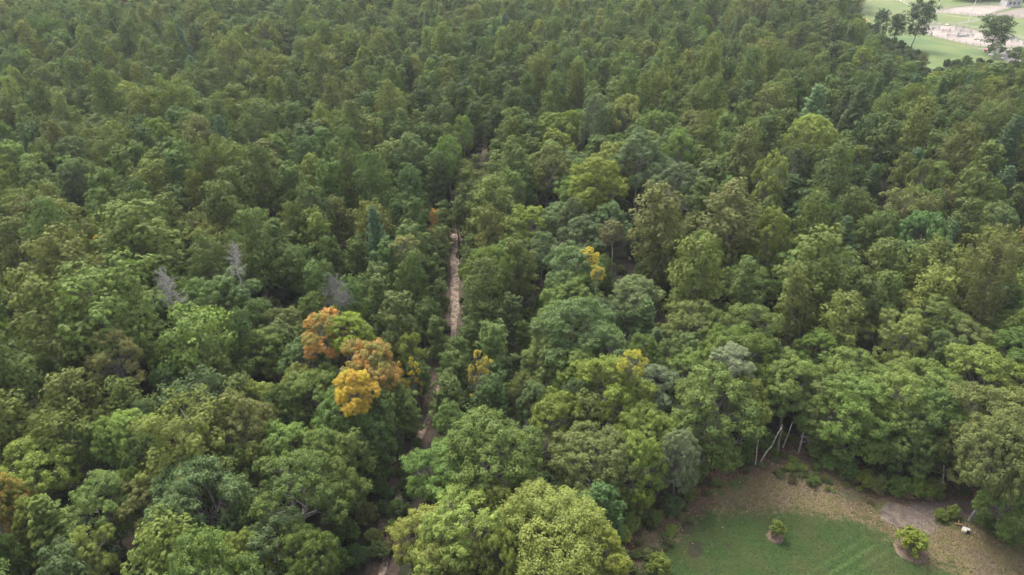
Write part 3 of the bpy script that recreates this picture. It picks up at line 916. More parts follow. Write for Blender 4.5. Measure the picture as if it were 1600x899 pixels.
# ------------------------------------------------------------------ build the trees
NAME = dict(sap='broadleaf_tree', oak='broadleaf_tree', edge='broadleaf_tree', big='broadleaf_tree', wisp='broadleaf_tree', pine='pine_tree', young='pine_tree', white='white_pine_tree', dead='dead_tree', shrub='shrub')
KW = dict(sap='sapling', oak='broadleaf tree', edge='skirted tree', big='huge oak', wisp='thin-crowned tree', pine='broad pine', young='narrow pine', white='white pine', dead='dead snag', shrub='low shrub')
CATW = dict(broadleaf_tree='tree', pine_tree='pine tree', white_pine_tree='pine tree', dead_tree='dead tree', shrub='shrub')
GRP = dict(broadleaf_tree='broadleaf trees of the wood', pine_tree='pines of the wood', white_pine_tree='white pines of the wood', dead_tree='dead snags of the wood', shrub='shrubs at the rims of track and clearing')
for t in trees:
    t['name'] = NAME[t['kind']]
    t['inview'] = -t['w'] * .5 < t['u'] < 1600 + t['w'] * .5 and -t['w'] * .4 < t['v'] < 899 + t['w'] * .5
    a = np.array(T[t['tint']])
    j = rng.normal(size=3) * .035
    br = math.exp(rng.normal() * .10)
    a = a * br * (1 + j)
    if t['tint2']:
        b = np.array(T[t['tint2']])
    else:
        b = a * np.array([1.08 + rng.uniform(-.08, .14), 1.08, .95]) * rng.uniform(1.0, 1.2)
    t['c1'], t['c2'] = a, b
chosen = set()
for nm in GRP:
    idx = [i for i, t in enumerate(trees) if t['name'] == nm and t['inview']]
    idx.sort(key=lambda i: -trees[i]['w'])
    fixed = [i for i in idx if trees[i]['label']]
    rest = [i for i in idx if not trees[i]['label']]
    chosen.update((fixed + rest)[:300])

LAND = [(507, 533, 'the salmon-orange maple'), (584, 574, 'the rusty maple'), (264, 452, 'the grey-pink snag'), (366, 404, 'the slim silver snag'), (182, 560, 'the golden half-bare oak'),
        (18, 788, 'the left-edge orange maple'), (985, 570, 'the bright yellow treetop'), (920, 404, 'the small yellow crown'), (1138, 572, 'the pale cream-green crown'),
        (1268, 190, 'the tall white pine'), (1213, 832, 'the small lawn bush'), (1426, 848, 'the round lawn bush'), (711, 440, 'the sandy track'), (757, 230, 'the far track glimpse'),
        (742, 604, 'the half-dead yellowish tree'), (1495, 362, 'the silvery crown'), (960, 364, 'the reddish brown oak'), (600, 860, 'the track bottom'), (527, 456, 'the dusky leafless tree'),
        (903, 537, 'the centre grey-green oak'), (1424, 48, 'the two-tiered field pine'), (681, 348, 'the orange cone tree'), (210, 387, 'the broad olive pine'), (590, 175, 'the tiny rusty crown'),
        (1122, 38, 'the pale far crown'), (196, 6, 'the top-edge rusty crown'), (1260, 700, 'the cream stems'), (1400, 790, 'the dirt driveway')]
ORD = ['nearest', 'second nearest', 'third nearest', 'fourth nearest', 'fifth nearest', 'sixth nearest', 'seventh nearest', 'eighth nearest', 'ninth nearest', 'tenth nearest', 'eleventh nearest', 'twelfth nearest',
       'thirteenth nearest', 'fourteenth nearest', 'fifteenth nearest', 'sixteenth nearest', 'seventeenth nearest', 'eighteenth nearest', 'nineteenth nearest', 'twentieth nearest']
buckets = {}
for i in sorted(chosen):
    t = trees[i]
    if t['label']:
        continue
    best = sorted(LAND, key=lambda l: math.hypot(l[0] - t['u'], (l[1] - t['v']) * 1.2) if math.hypot(l[0] - t['u'], l[1] - t['v']) > 14 else 1e9)[0]
    dx, dy = t['u'] - best[0], t['v'] - best[1]
    if abs(dx) > abs(dy):
        sec = 'left of' if dx < 0 else 'right of'
    else:
        sec = 'behind' if dy < 0 else 'in front of'
    buckets.setdefault((WORD[t['tint']] + ' ' + KW[t['kind']], sec, best[2]), []).append((math.hypot(dx, dy), i))
for (k, sec, lm), lst in buckets.items():
    lst.sort()
    for n, (_, i) in enumerate(lst):
        if len(lst) == 1:
            trees[i]['label'] = f'{k} {sec} {lm}'
        else:
            trees[i]['label'] = f'{k} {sec} {lm}, {ORD[min(n, 19)]}'


def link_tree(t):
    v = t['var']
    e = bpy.data.objects.new(t['name'], None)
    COL.objects.link(e)
    e.empty_display_size = .5
    e.location = (t['x'], t['y'], t['z'])
    e.rotation_euler = (t.get('tx', 0), t.get('ty', 0), t['rot'])
    e.scale = (t['s'] * t.get('ax', 1), t['s'] / t.get('ax', 1), t['sz'])
    e['label'] = t['label']
    e['category'] = CATW[t['name']] if not t.get('bush') else 'bush'
    if not t.get('bush'):
        e['group'] = GRP[t['name']]
    cn = 'branches' if t['kind'] == 'dead' else ('foliage' if t['kind'] == 'shrub' else 'crown')
    c = bpy.data.objects.new(cn, v['crown'])
    COL.objects.link(c)
    c.parent = e
    c['tint'] = [float(q) for q in t['c1']]
    c['tint2'] = [float(q) for q in t['c2']]
    s = bpy.data.objects.new('stems' if t['kind'] == 'shrub' else 'trunk', v['trunk'])
    COL.objects.link(s)
    s.parent = e
    if t.get('lift'):
        c.location.z = s.location.z = t['lift'] / t['sz']
        s.name = 'branches'
        lf = t['lift'] / t['sz'] + .4
        V, F = tubes([((0, 0, -.2), (0, 0, lf), .3, .24)], 8)
        bole = bpy.data.objects.new('trunk', mesh_np('bole', V, F, smooth_s=True))
        bole.data.materials.append(v['bm']); COL.objects.link(bole); bole.parent = e
    v.setdefault('objs', (c, s))
    return e


for i in sorted(chosen):
    link_tree(trees[i])

# ------------------------------------------------------------------ the rest of the wood: one object per kind, instanced points
def scatter(name, items, label, cat):
    """items: list of tree dicts"""
    vs = []
    for t in items:
        if t['var'] not in vs:
            vs.append(t['var'])
    n = len(items)
    me = bpy.data.meshes.new(name)
    me.vertices.add(n)
    me.vertices.foreach_set('co', np.array([(t['x'], t['y'], t['z']) for t in items], np.float32).ravel())
    for an, key in (('tint', 'c1'), ('tint2', 'c2')):
        at = me.attributes.new(an, 'FLOAT_VECTOR', 'POINT')
        at.data.foreach_set('vector', np.array([t[key] for t in items], np.float32).ravel())
    at = me.attributes.new('scl', 'FLOAT_VECTOR', 'POINT')
    at.data.foreach_set('vector', np.array([(t['s'] * t.get('ax', 1), t['s'] / t.get('ax', 1), t['sz']) for t in items], np.float32).ravel())
    at = me.attributes.new('rot', 'FLOAT_VECTOR', 'POINT')
    at.data.foreach_set('vector', np.array([(t.get('tx', 0), t.get('ty', 0), t['rot']) for t in items], np.float32).ravel())
    at = me.attributes.new('vid', 'INT', 'POINT')
    at.data.foreach_set('value', np.array([vs.index(t['var']) for t in items], np.int32))
    me.update()
    g = bpy.data.node_groups.new(name, 'GeometryNodeTree')
    g.interface.new_socket('Geometry', in_out='INPUT', socket_type='NodeSocketGeometry')
    g.interface.new_socket('Geometry', in_out='OUTPUT', socket_type='NodeSocketGeometry')
    N, L = g.nodes, g.links
    gi = N.new('NodeGroupInput'); go = N.new('NodeGroupOutput')
    jn = N.new('GeometryNodeJoinGeometry')

    def named(nm, ty):
        q = N.new('GeometryNodeInputNamedAttribute'); q.data_type = ty; q.inputs['Name'].default_value = nm
        return [o for o in q.outputs if o.enabled and o.name == 'Attribute'][0]
    vid, scl, rot = named('vid', 'INT'), named('scl', 'FLOAT_VECTOR'), named('rot', 'FLOAT_VECTOR')
    for k, v in enumerate(vs):
        cmp_ = N.new('FunctionNodeCompare'); cmp_.data_type = 'INT'; cmp_.operation = 'EQUAL'
        ins = [s for s in cmp_.inputs if s.enabled]
        L.new(vid, ins[0]); ins[1].default_value = k
        for ob in v['objs']:
            oi = N.new('GeometryNodeObjectInfo'); oi.transform_space = 'ORIGINAL'; oi.inputs['Object'].default_value = ob
            oi.inputs['As Instance'].default_value = False
            ip = N.new('GeometryNodeInstanceOnPoints')
            L.new(gi.outputs[0], ip.inputs['Points']); L.new(cmp_.outputs[0], ip.inputs['Selection'])
            L.new(oi.outputs['Geometry'], ip.inputs['Instance'])
            L.new(rot, ip.inputs['Rotation']); L.new(scl, ip.inputs['Scale'])
            L.new(ip.outputs[0], jn.inputs[0])
    L.new(jn.outputs[0], go.inputs[0])
    o = add(name, me, kind='stuff', label=label, cat=cat)
    md = o.modifiers.new('instances', 'NODES'); md.node_group = g
    return o


rest = [t for i, t in enumerate(trees) if i not in chosen]
for nm, oname, lb in (('pine_tree', 'distant_pine_forest', 'dense far pine wood filling the upper part of the photo'),
                      ('broadleaf_tree', 'distant_broadleaf_forest', 'scattered light green broadleaf crowns within the far pine wood'),
                      ('white_pine_tree', 'distant_white_pines', 'blue-green white pines beyond the frame edges')):
    it = [t for t in rest if t['name'] == nm and 'objs' in t['var']]
    print(nm, 'individual', sum(1 for i in chosen if trees[i]['name'] == nm), 'rest', len(it))
    if it:
        scatter(oname, it, lb, 'forest')

# undergrowth on the forest floor
ug = []
for _ in range(9000):
    y = math.sqrt(rng.uniform(14 ** 2, 300 ** 2))
    half = (y * CP + 40 * SP) * tan_h + 8
    x = rng.uniform(-half, half)
    p = np.array([[x, y]])
    if inside_poly(p, clear_w)[0] or inside_poly(p, field_w)[0]:
        continue
    td = track_dist(x, y)
    if td < (.9 if y < 85 else .75):
        continue
    z = float(gz(x, y))
    v = VAR['shrub'][rng.integers(3)]
    s = rng.uniform(.5, 1.5) if td > 3 else rng.uniform(.4, .8)
    a = np.array(T[['D', 'DD', 'G', 'PINE', 'OL', 'D'][rng.integers(6)]]) * rng.uniform(.6, .9)
    ug.append(dict(x=x, y=y, z=z, s=s, sz=s * rng.uniform(.6, 1.2), rot=rng.uniform(0, 6.28), var=v, c1=a, c2=a * 1.15))
scatter('undergrowth', ug, 'low dark undergrowth covering the forest floor between the trunks', 'undergrowth')

# ------------------------------------------------------------------ ground
def vnoise(x, y, s, seed=0):
    r = np.random.default_rng(seed)
    G = r.uniform(0, 1, (64, 64))
    fx, fy = x / s, y / s
    ix, iy = np.floor(fx).astype(int), np.floor(fy).astype(int)
    tx, ty = fx - ix, fy - iy
    tx, ty = tx * tx * (3 - 2 * tx), ty * ty * (3 - 2 * ty)
    g = lambda a, b: G[a % 64, b % 64]
    return (g(ix, iy) * (1 - tx) + g(ix + 1, iy) * tx) * (1 - ty) + (g(ix, iy + 1) * (1 - tx) + g(ix + 1, iy + 1) * tx) * ty


def fbm(x, y, s, seed=0, o=4):
    t = 0; a = .5; n = 0
    for k in range(o):
        t = t + a * vnoise(x + 17 * k, y - 9 * k, s / 2 ** k, seed + k); n += a; a *= .55
    return t / n


def grid(x0, x1, y0, y1, st):
    xs = np.arange(x0, x1 + st * .5, st); ys = np.arange(y0, y1 + st * .5, st)
    X, Y = np.meshgrid(xs, ys)
    nx, ny = len(xs), len(ys)
    i = np.arange(nx * ny).reshape(ny, nx)
    F = np.stack([i[:-1, :-1], i[:-1, 1:], i[1:, 1:], i[1:, :-1]], -1).reshape(-1, 4)
    return X.ravel(), Y.ravel(), F


# one big sheet: fine near, coarse to the horizon
ex = np.concatenate([[-2500, -1200, -700, -450], np.arange(-330, 331, 3.0), [450, 700, 1200, 2500]])
ey = np.concatenate([[-1200, -500, -200, -80, -30], np.arange(-6, 421, 3.0), [500, 700, 1200, 3000]])
X, Y = np.meshgrid(ex, ey)
ii = np.arange(X.size).reshape(X.shape)
F = np.stack([ii[:-1, :-1], ii[:-1, 1:], ii[1:, 1:], ii[1:, :-1]], -1).reshape(-1, 4)
X, Y = X.ravel(), Y.ravel()
far = np.maximum(np.maximum(np.abs(X) - 340, Y - 430), -Y) > 0
Z = np.where(far, 0, gz(X, Y))
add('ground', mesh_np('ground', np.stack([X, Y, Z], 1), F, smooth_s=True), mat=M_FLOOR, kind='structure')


def ground_mat(name):
    """colour from the surface cover masks laid on the sheet, broken up by noise"""
    m, t, N, L = new_mat(name)
    tc = N.new('ShaderNodeTexCoord')
    def noise(s, d=5, w=0):
        n = N.new('ShaderNodeTexNoise'); n.inputs['Scale'].default_value = s; n.inputs['Detail'].default_value = d
        L.new(tc.outputs['Object'], n.inputs['Vector']); return n.outputs['Fac']
    def at(nm):
        a = N.new('ShaderNodeAttribute'); a.attribute_name = nm; return a.outputs['Fac']
    def rmp(src, lo, hi):
        r = N.new('ShaderNodeMapRange'); r.inputs[1].default_value = lo; r.inputs[2].default_value = hi; L.new(src, r.inputs[0]); return r.outputs[0]
    def mix(f, a, b):
        x = N.new('ShaderNodeMix'); x.data_type = 'RGBA'; L.new(f, x.inputs[0])
        for q, s in ((a, 6), (b, 7)):
            if isinstance(q, tuple): x.inputs[s].default_value = (*q, 1)
            else: L.new(q, x.inputs[s])
        return x.outputs[2]
    def mth(op, a, b):
        x = N.new('ShaderNodeMath'); x.operation = op
        for q, s in ((a, 0), (b, 1)):
            if isinstance(q, (int, float)): x.inputs[s].default_value = q
            else: L.new(q, x.inputs[s])
        return x.outputs[0]
    nf, nm_, ns, nvf = noise(9, 8), noise(1.6), noise(.35), noise(28, 4)
    dry = mix(rmp(nf, .3, .7), (.088, .064, .037), (.146, .112, .066))
    dry = mix(rmp(nm_, .40, .62), dry, (0.086, 0.083, 0.029))
    dry = mix(rmp(ns, .5, .7), dry, (0.102, 0.077, 0.055))
    lawn = mix(rmp(nf, .3, .7), (0.017, 0.034, 0.008), (0.032, 0.055, 0.014))
    lawn = mix(rmp(ns, .42, .66), lawn, (.038, .045, .015))
    dirt = mix(rmp(nm_, .35, .65), (0.071, 0.057, 0.046), (0.135, 0.111, 0.089))
    litter = mix(rmp(nf, .35, .65), (0.044, 0.029, 0.019), (0.099, 0.062, 0.042))
    weed = mix(rmp(nf, .35, .65), (0.028, 0.048, 0.011), (0.062, 0.079, 0.023))
    j = mth('MULTIPLY', mth('SUBTRACT', nm_, .5), .9)
    j2 = mth('MULTIPLY', mth('SUBTRACT', nf, .5), .8)
    def mask(a):
        return rmp(mth('ADD', mth('ADD', at(a), j), j2), .38, .62)
    c = mix(mask('litter'), dry, litter)
    c = mix(mask('weed'), c, weed)
    c = mix(mask('lawn'), c, lawn)
    stripe = at('stripe')
    c = mix(mth('MULTIPLY', stripe, .3), c, (.10, .16, .05))
    c = mix(mask('dirt'), c, dirt)
    c = mix(mask('rut'), c, (.10, .075, .068))
    pb = N.new('ShaderNodeBsdfPrincipled'); pb.inputs['Roughness'].default_value = .95; pb.inputs['Specular IOR Level'].default_value = .12
    L.new(c, pb.inputs['Base Color'])
    bp = N.new('ShaderNodeBump'); bp.inputs['Strength'].default_value = .5; bp.inputs['Distance'].default_value = .06
    L.new(mth('ADD', nf, nvf), bp.inputs['Height']); L.new(bp.outputs[0], pb.inputs['Normal'])
    o = N.new('ShaderNodeOutputMaterial'); L.new(pb.outputs[0], o.inputs[0])
    return m


def W(lst):
    return np.array([P(u, v) for u, v in lst])


M_CLR = ground_mat('grass_and_dirt')
cx0, cy0 = clear_w.min(0); cx1, cy1 = clear_w.max(0)
cx1 = min(cx1, 75); cy0 = max(cy0, 15)
X, Y, F = grid(cx0 - 3, cx1 + 2, cy0, cy1 + 5, .3)
pts = np.stack([X, Y], 1)
ins = inside_poly(pts, clear_w); db = dist_poly(pts, clear_w) * np.where(ins, 1, -1)
fn = fbm(X, Y, 6, 3) - .5
LAWN = [(1010, 850), (1050, 838), (1090, 812), (1150, 798), (1225, 790), (1262, 792), (1290, 806), (1330, 818), (1362, 830), (1385, 850), (1402, 872), (1440, 885), (1490, 893), (1560, 960), (1600, 1100), (900, 1200), (955, 1000), (975, 905)]
lw = W(LAWN)
ld = dist_poly(pts, lw) * np.where(inside_poly(pts, lw), 1, -1)
lawn = .5 + np.clip((ld + fn * 3.5) / 3.0, -1, 1) * .7
lawn -= .45 * np.exp(-((X - P(1150, 880)[0]) ** 2 + (Y - P(1150, 880)[1]) ** 2) / 1.6) + .35 * np.exp(-((X - P(1140, 860)[0]) ** 2 + (Y - P(1140, 860)[1]) ** 2) / .35)
litter = .25 + np.clip((2.8 - db + fn * 6) / 2.5, -1, 1) * .75
weed = -.1 + .75 * np.exp(-((db - 3.2 + fn * 4) / 1.6) ** 2) * smooth(.35, .6, fbm(X, Y, 4, 21))
DR = W([(1392, 806), (1412, 804), (1440, 800), (1475, 796), (1510, 794), (1560, 800), (1620, 812)])
dd = dist_poly(pts, DR, False)
tt = X - DR[0, 0]
wdt = np.where(tt < 3.5, 1.1 + .25 * np.sin(tt * 2), .95)
dirt = .5 + np.clip((wdt - dd + fn * 1.3) / .7, -1, 1) * .75
d2 = dist_poly(pts, W([(1400, 798), (1425, 812), (1440, 818)]), False)
dirt = np.maximum(dirt, .5 + np.clip((1.0 - d2 + fn * 2) / .6, -1, 1) * .6)
rut = .9 * np.exp(-((dd - .55) / .3) ** 2) * (tt > 0) * smooth(.3, 3, tt) * 1.1
rut = np.maximum(rut, .62 * np.exp(-(dist_poly(pts, W([(1272, 766), (1310, 772), (1345, 780), (1372, 784)]), False) / .28) ** 2))
# mowing stripes fan out to the lower edge
su, sv_, _d = proj(P(1250, 1000)[0], P(1250, 1000)[1], 0)
o1 = np.array(P(1290, 960)); dv = unit(np.array([P(1385, 845)[0] - P(1300, 899)[0], P(1385, 845)[1] - P(1300, 899)[1]])[None])[0]
nrm2 = np.array([-dv[1], dv[0]])
c_ = (pts - np.array(P(1345, 872))) @ nrm2
al = (pts - np.array(P(1345, 872))) @ dv
stripe = (smooth(.1, .8, np.sin(c_ * 7.0))) * np.exp(-(c_ / 1.7) ** 2) * (1 - smooth(1.5, 4, al)) * smooth(-14, -3, al) * .8
Z = gz(X, Y) + .02 + .05 * fn
keepv = db > -2.2
fk = keepv[F].all(1)
me = mesh_np('clearing', np.stack([X, Y, Z], 1), F[fk], dict(), smooth_s=True)
for n, a in (('lawn', lawn), ('litter', litter), ('weed', weed), ('dirt', dirt), ('rut', rut), ('stripe', stripe)):
    q = me.attributes.new(n, 'FLOAT', 'POINT'); q.data.foreach_set('value', np.asarray(a, np.float32))
add('clearing_ground', me, mat=M_CLR, kind='structure')

# sandy track through the wood
M_SAND = noise_mat('pale_sand', (.115, .085, .062), (.23, .18, .135), 3, c3=(.045, .032, .022), scale3=1.3, bump=.6, lo=.42, hi=.58)
M_NEEDLES = noise_mat('needle_litter', (0.032, 0.023, 0.017), (0.071, 0.050, 0.036), 3, bump=.5)


def ribbon(name, ctr, wfun, mat, dz, rough=.35, seed=0, across=7):
    c = np.array(ctr)
    d = np.gradient(c, axis=0); d = unit(d)
    nn = np.stack([-d[:, 1], d[:, 0]], 1)
    s = np.concatenate([[0], np.cumsum(np.linalg.norm(np.diff(c, axis=0), axis=1))])
    nl = np.interp(s, s, [1] * len(s))
    w1 = wfun(s) * (1 + rough * (fbm(s, s * 0, 2.2, seed) - .5) * 2)
    w2 = wfun(s) * (1 + rough * (fbm(s, s * 0 + 50, 2.2, seed + 9) - .5) * 2)
    rows = []
    for k in range(across):
        q = k / (across - 1)
        off = -w1 + (w1 + w2) * q
        p = c + nn * off[:, None]
        z = gz(p[:, 0], p[:, 1]) + dz - (.05 if k in (0, across - 1) else 0)
        rows.append(np.stack([p[:, 0], p[:, 1], z], 1))
    V = np.stack(rows, 1).reshape(-1, 3)
    n = len(c)
    i = np.arange(n * across).reshape(n, across)
    F = np.stack([i[:-1, :-1], i[:-1, 1:], i[1:, 1:], i[1:, :-1]], -1).reshape(-1, 4)
    return add(name, mesh_np(name, V, F, smooth_s=True), mat=mat, kind='structure')


fine = []
for a, b in zip(track_w[:-1], track_w[1:]):
    fine += [a, (a + b) / 2]
fine.append(track_w[-1])
fine = np.array(fine)
k = np.array([.25, .5, .25])
for _ in range(6):
    fine[1:-1] = .25 * fine[:-2] + .5 * fine[1:-1] + .25 * fine[2:]
ribbon('needle_verge', fine, lambda s: 1.3 + 0 * s, M_NEEDLES, .10, .25, 3)
ribbon('sandy_track', fine, lambda s: .22 + .24 * smooth(38, 52, s) + .26 * fbm(s, s * 0, 9, 5), M_SAND, .16, .5, 8)

# far fields
M_FIELD = noise_mat('meadow', (0.059, 0.087, 0.026), (0.083, 0.110, 0.034), .25, c3=(0.104, 0.107, 0.043), scale3=.03, bump=0)
M_FIELD2 = noise_mat('mown_meadow', (0.041, 0.075, 0.025), (0.056, 0.090, 0.031), .3, c3=(0.090, 0.114, 0.036), scale3=.05, bump=0)
M_STRAW = noise_mat('straw_grass', (0.171, 0.136, 0.045), (0.227, 0.186, 0.071), .4, bump=0)
M_ARENA = noise_mat('arena_sand', (0.176, 0.147, 0.127), (0.225, 0.191, 0.167), .35, c3=(0.147, 0.122, 0.103), scale3=.08, bump=.1)
M_GRAVEL = noise_mat('grey_gravel', (0.118, 0.103, 0.091), (0.162, 0.143, 0.127), .8, bump=.1)


def sheet(name, img, mat, z, cut=6, jit=.0, seed=1):
    p = W(img)
    out = []
    r = np.random.default_rng(seed)
    n = len(p)
    for i in range(n):                      # smooth closed outline (Catmull-Rom)
        p0, p1, p2, p3 = p[i - 1], p[i], p[(i + 1) % n], p[(i + 2) % n]
        for t in np.linspace(0, 1, cut, endpoint=False):
            q = .5 * ((2 * p1) + (-p0 + p2) * t + (2 * p0 - 5 * p1 + 4 * p2 - p3) * t * t + (-p0 + 3 * p1 - 3 * p2 + p3) * t ** 3)
            out.append(q + r.normal(size=2) * jit)
    me = bpy.data.meshes.new(name)
    me.from_pydata([(a, b, float(gz(a, b)) + z) for a, b in out], [], [list(range(len(out)))])
    import bmesh
    bm = bmesh.new(); bm.from_mesh(me)
    bmesh.ops.triangulate(bm, faces=bm.faces[:])
    bm.normal_update()
    for f in bm.faces:
        if f.normal.z < 0:
            f.normal_flip()
    bm.to_mesh(me); bm.free()
    return add(name, me, mat=mat, kind='structure')


def flat_patch(name, x0, x1, y0, y1, mat, z):
    me = bpy.data.meshes.new(name)
    me.from_pydata([(x0, y0, z), (x1, y0, z), (x1, y1, z), (x0, y1, z)], [], [(0, 1, 2, 3)])
    return add(name, me, mat=mat, kind='structure')


FM = [(1322, -14), (1335, 10), (1350, 50), (1375, 70), (1400, 95), (1425, 118), (1450, 135), (1500, 130), (1560, 130), (1620, 135), (1900, 150), (2100, 60), (2000, -22), (1600, -30), (1400, -34)]
sheet('meadow', FM, M_FIELD, .05, 3)
sheet('mown_field', [(1395, 50), (1430, 58), (1480, 70), (1540, 80), (1548, 86), (1500, 86), (1450, 82), (1405, 79), (1385, 62)], M_FIELD2, .06)
sheet('straw_patch', [(1343, 26), (1356, 30), (1360, 40), (1352, 43), (1344, 40)], M_STRAW, .06)
ARENA = [(1437, 44), (1461, 40.5), (1490, 42), (1520, 47), (1563, 56.5), (1600, 65), (1640, 76), (1600, 73), (1563, 74.5), (1525, 72), (1488, 64), (1450, 54.5)]
sheet('riding_arena', ARENA, M_ARENA, .09)
ARENA2 = [(1462, 18.5), (1506, 11), (1544, 9), (1580, 11.5), (1560, 18), (1537, 26), (1500, 23)]
sheet('sand_paddock', ARENA2, M_ARENA, .09)
sheet('grey_paddock', [(1552, 24), (1580, 17), (1620, 9), (1700, 6), (1700, 28), (1620, 30)], noise_mat('bare_paddock', (0.118, 0.098, 0.084), (0.162, 0.135, 0.116), .3, bump=0), .08)
sheet('gravel_yard', [(1440, 54), (1470, 62), (1500, 70), (1530, 77), (1560, 83), (1572, 96), (1600, 104), (1700, 120), (1720, 80), (1600, 76), (1563, 77), (1525, 75), (1488, 67)], M_GRAVEL, .075)
ribbon('field_path', W([(1392, -6), (1420, 8), (1452, 20), (1500, 27), (1535, 30)]), lambda s: .5 + 0 * s, noise_mat('worn_field_path', (.17, .2, .1), (.22, .24, .13), 1, bump=0), .12, .1, 4, 3)
ribbon('gravel_path', W([(1490, 38), (1535, 31), (1575, 27), (1660, 29)]), lambda s: .8 + 0 * s, M_GRAVEL, .13, .1, 4, 3)

# ------------------------------------------------------------------ things in the far fields
M_WHITE = noise_mat('white_paint', (0.302, 0.297, 0.287), (0.353, 0.348, 0.337), 4, rough=.5, bump=0)
M_GREYW = noise_mat('weathered_rail', (.30, .27, .24), (.42, .38, .34), 3, bump=.2, stretch=(1, 1, 4))
M_STEEL = noise_mat('galvanised_steel', (.50, .50, .49), (.62, .62, .60), 3, rough=.45, bump=0)
M_RED = noise_mat('faded_red_paint', (.36, .05, .05), (.45, .08, .07), 4, rough=.5, bump=0)
M_DARKP = noise_mat('dark_timber', (.05, .045, .04), (.10, .09, .08), 4, bump=0)
M_ROOF = noise_mat('grey_roofing', (.22, .21, .2), (.3, .29, .28), 2, bump=.1)


def fence(img, label, h=1.2, step=2.6, mat=None, closed=False, rails=(.45, .8, 1.15)):
    mat = mat or M_GREYW
    p = W(img)
    if closed:
        p = np.vstack([p, p[:1]])
    root = add('rail_fence', None, label=label, cat='fence', group='fences round the arenas', loc=(p[0][0], p[0][1], 0))
    post = None
    s = np.concatenate([[0], np.cumsum(np.linalg.norm(np.diff(p, axis=0), axis=1))])
    n = int(s[-1] / step)
    q = np.stack([np.interp(np.linspace(0, s[-1], n + 1), s, p[:, k]) for k in range(2)], 1) - p[0]
    for a in q:
        if post is None:
            post = MB().box((0, 0, h / 2), (.14, .14, h), taper=.92).build('post', mat, root)
            o = post
        else:
            o = post.copy(); COL.objects.link(o)
        o.location = (a[0], a[1], 0)
    for z in rails:
        m = MB()
        for a, b in zip(q[:-1], q[1:]):
            m.tube((a[0], a[1], z), (b[0], b[1], z), .055, sides=4, caps=False)
        m.build('rail', mat, root)


fence([(1437, 45.5), (1450, 56), (1488, 66), (1525, 74), (1563, 76.5), (1600, 75), (1640, 78)], 'grey rail fence along the near side of the jumping arena')
fence([(1437, 44), (1461, 40), (1490, 41), (1520, 46), (1563, 55.5), (1600, 63.5), (1640, 75)], 'grey rail fence along the far side of the jumping arena')
fence([(1462, 19), (1500, 24), (1537, 27.5), (1560, 19), (1582, 12)], 'grey rail fence along the near side of the upper sand paddock')
fence([(1370, -4), (1415, 6), (1450, 17), (1462, 18), (1506, 10.5), (1544, 8), (1580, 10.5)], 'long grey rail fence behind the upper sand paddock')
fence([(1545, 25), (1580, 27), (1620, 31), (1680, 30)], 'grey rail fence in front of the bare brown paddock')

m_ = None
for (u, v, hh, lb) in ((1456.5, 39, 9.5, 'tall steel light mast at the left end of the jumping arena'), (1512, 36, 9.5, 'tall steel light mast between the two sand arenas')):
    x, y = P(u, v)
    r0 = add('light_mast', None, label=lb, cat='light mast', group='light masts by the arenas', loc=(x, y, 0))
    MB().tube((0, 0, 0), (.5, 0, hh), .16, .09, 10).build('pole', M_STEEL, r0)
    MB().box((.5, 0, hh + .05), (2.3, .12, .12)).build('crossarm', M_STEEL, r0)
    for k in (-1, -.35, .35, 1):
        MB().box((.5 + k, -.2, hh + .3), (.42, .3, .4), rx=.5).build('floodlight', M_STEEL, r0, bevel=.04)


def jump(u, v, rz, wd, col, label, kind='standards'):
    x, y = P(u, v)
    r0 = add('show_jump', None, label=label, cat='jump', group='show jumps in the arena', loc=(x, y, .09))
    r0.rotation_euler = (0, 0, rz)
    for s in (-1, 1):
        m = MB()
        m.box((s * wd / 2, 0, .75), (.1, .1, 1.5))
        m.box((s * (wd / 2 + .3), 0, .06), (.7, .5, .08))
        m.box((s * (wd / 2 + .32), 0, .65), (.5, .05, .9), taper=.5)
        m.build('standard', M_WHITE, r0)
    for k, z in enumerate((.35, .65, .95)):
        MB().tube((-wd / 2, 0, z), (wd / 2, 0, z), .07, sides=6).build('pole', [M_WHITE, col, M_WHITE][k], r0)
    if kind == 'wall':
        MB().box((0, 0, .3), (wd * .85, .35, .5), taper=.9).build('panel', M_WHITE, r0)


JW = [(1478, 50, .3, M_RED, 'red striped jump near the left end of the arena'), (1488, 58, -.2, M_RED, 'jump with red pole nearest the arena front rail'), (1497, 53, .9, M_WHITE, 'all white jump left of the arena middle'),
      (1503, 58, .1, M_WHITE, 'white panel jump in the arena middle, front row'), (1508, 52, -.5, M_WHITE, 'white jump behind the white panel jump in the middle'), (1516, 58, .5, M_DARKP, 'jump with a dark pole right of the middle'),
      (1499, 46.5, .2, M_WHITE, 'white jump by the far rail above the arena middle'), (1569, 63, .1, M_WHITE, 'white jump right of the lone field pine'), (1578, 62.5, -.2, M_WHITE, 'wide white jump near the right photo edge'),
      (1585, 66, .4, M_WHITE, 'low white jump nearest the right photo edge'), (1463, 46, .5, M_DARKP, 'dark poled jump at the left tip of the arena')]
for i, (u, v, rz, c, lb) in enumerate(JW):
    jump(u, v, rz, 3.2, c, lb, 'wall' if i in (3, 8) else '')

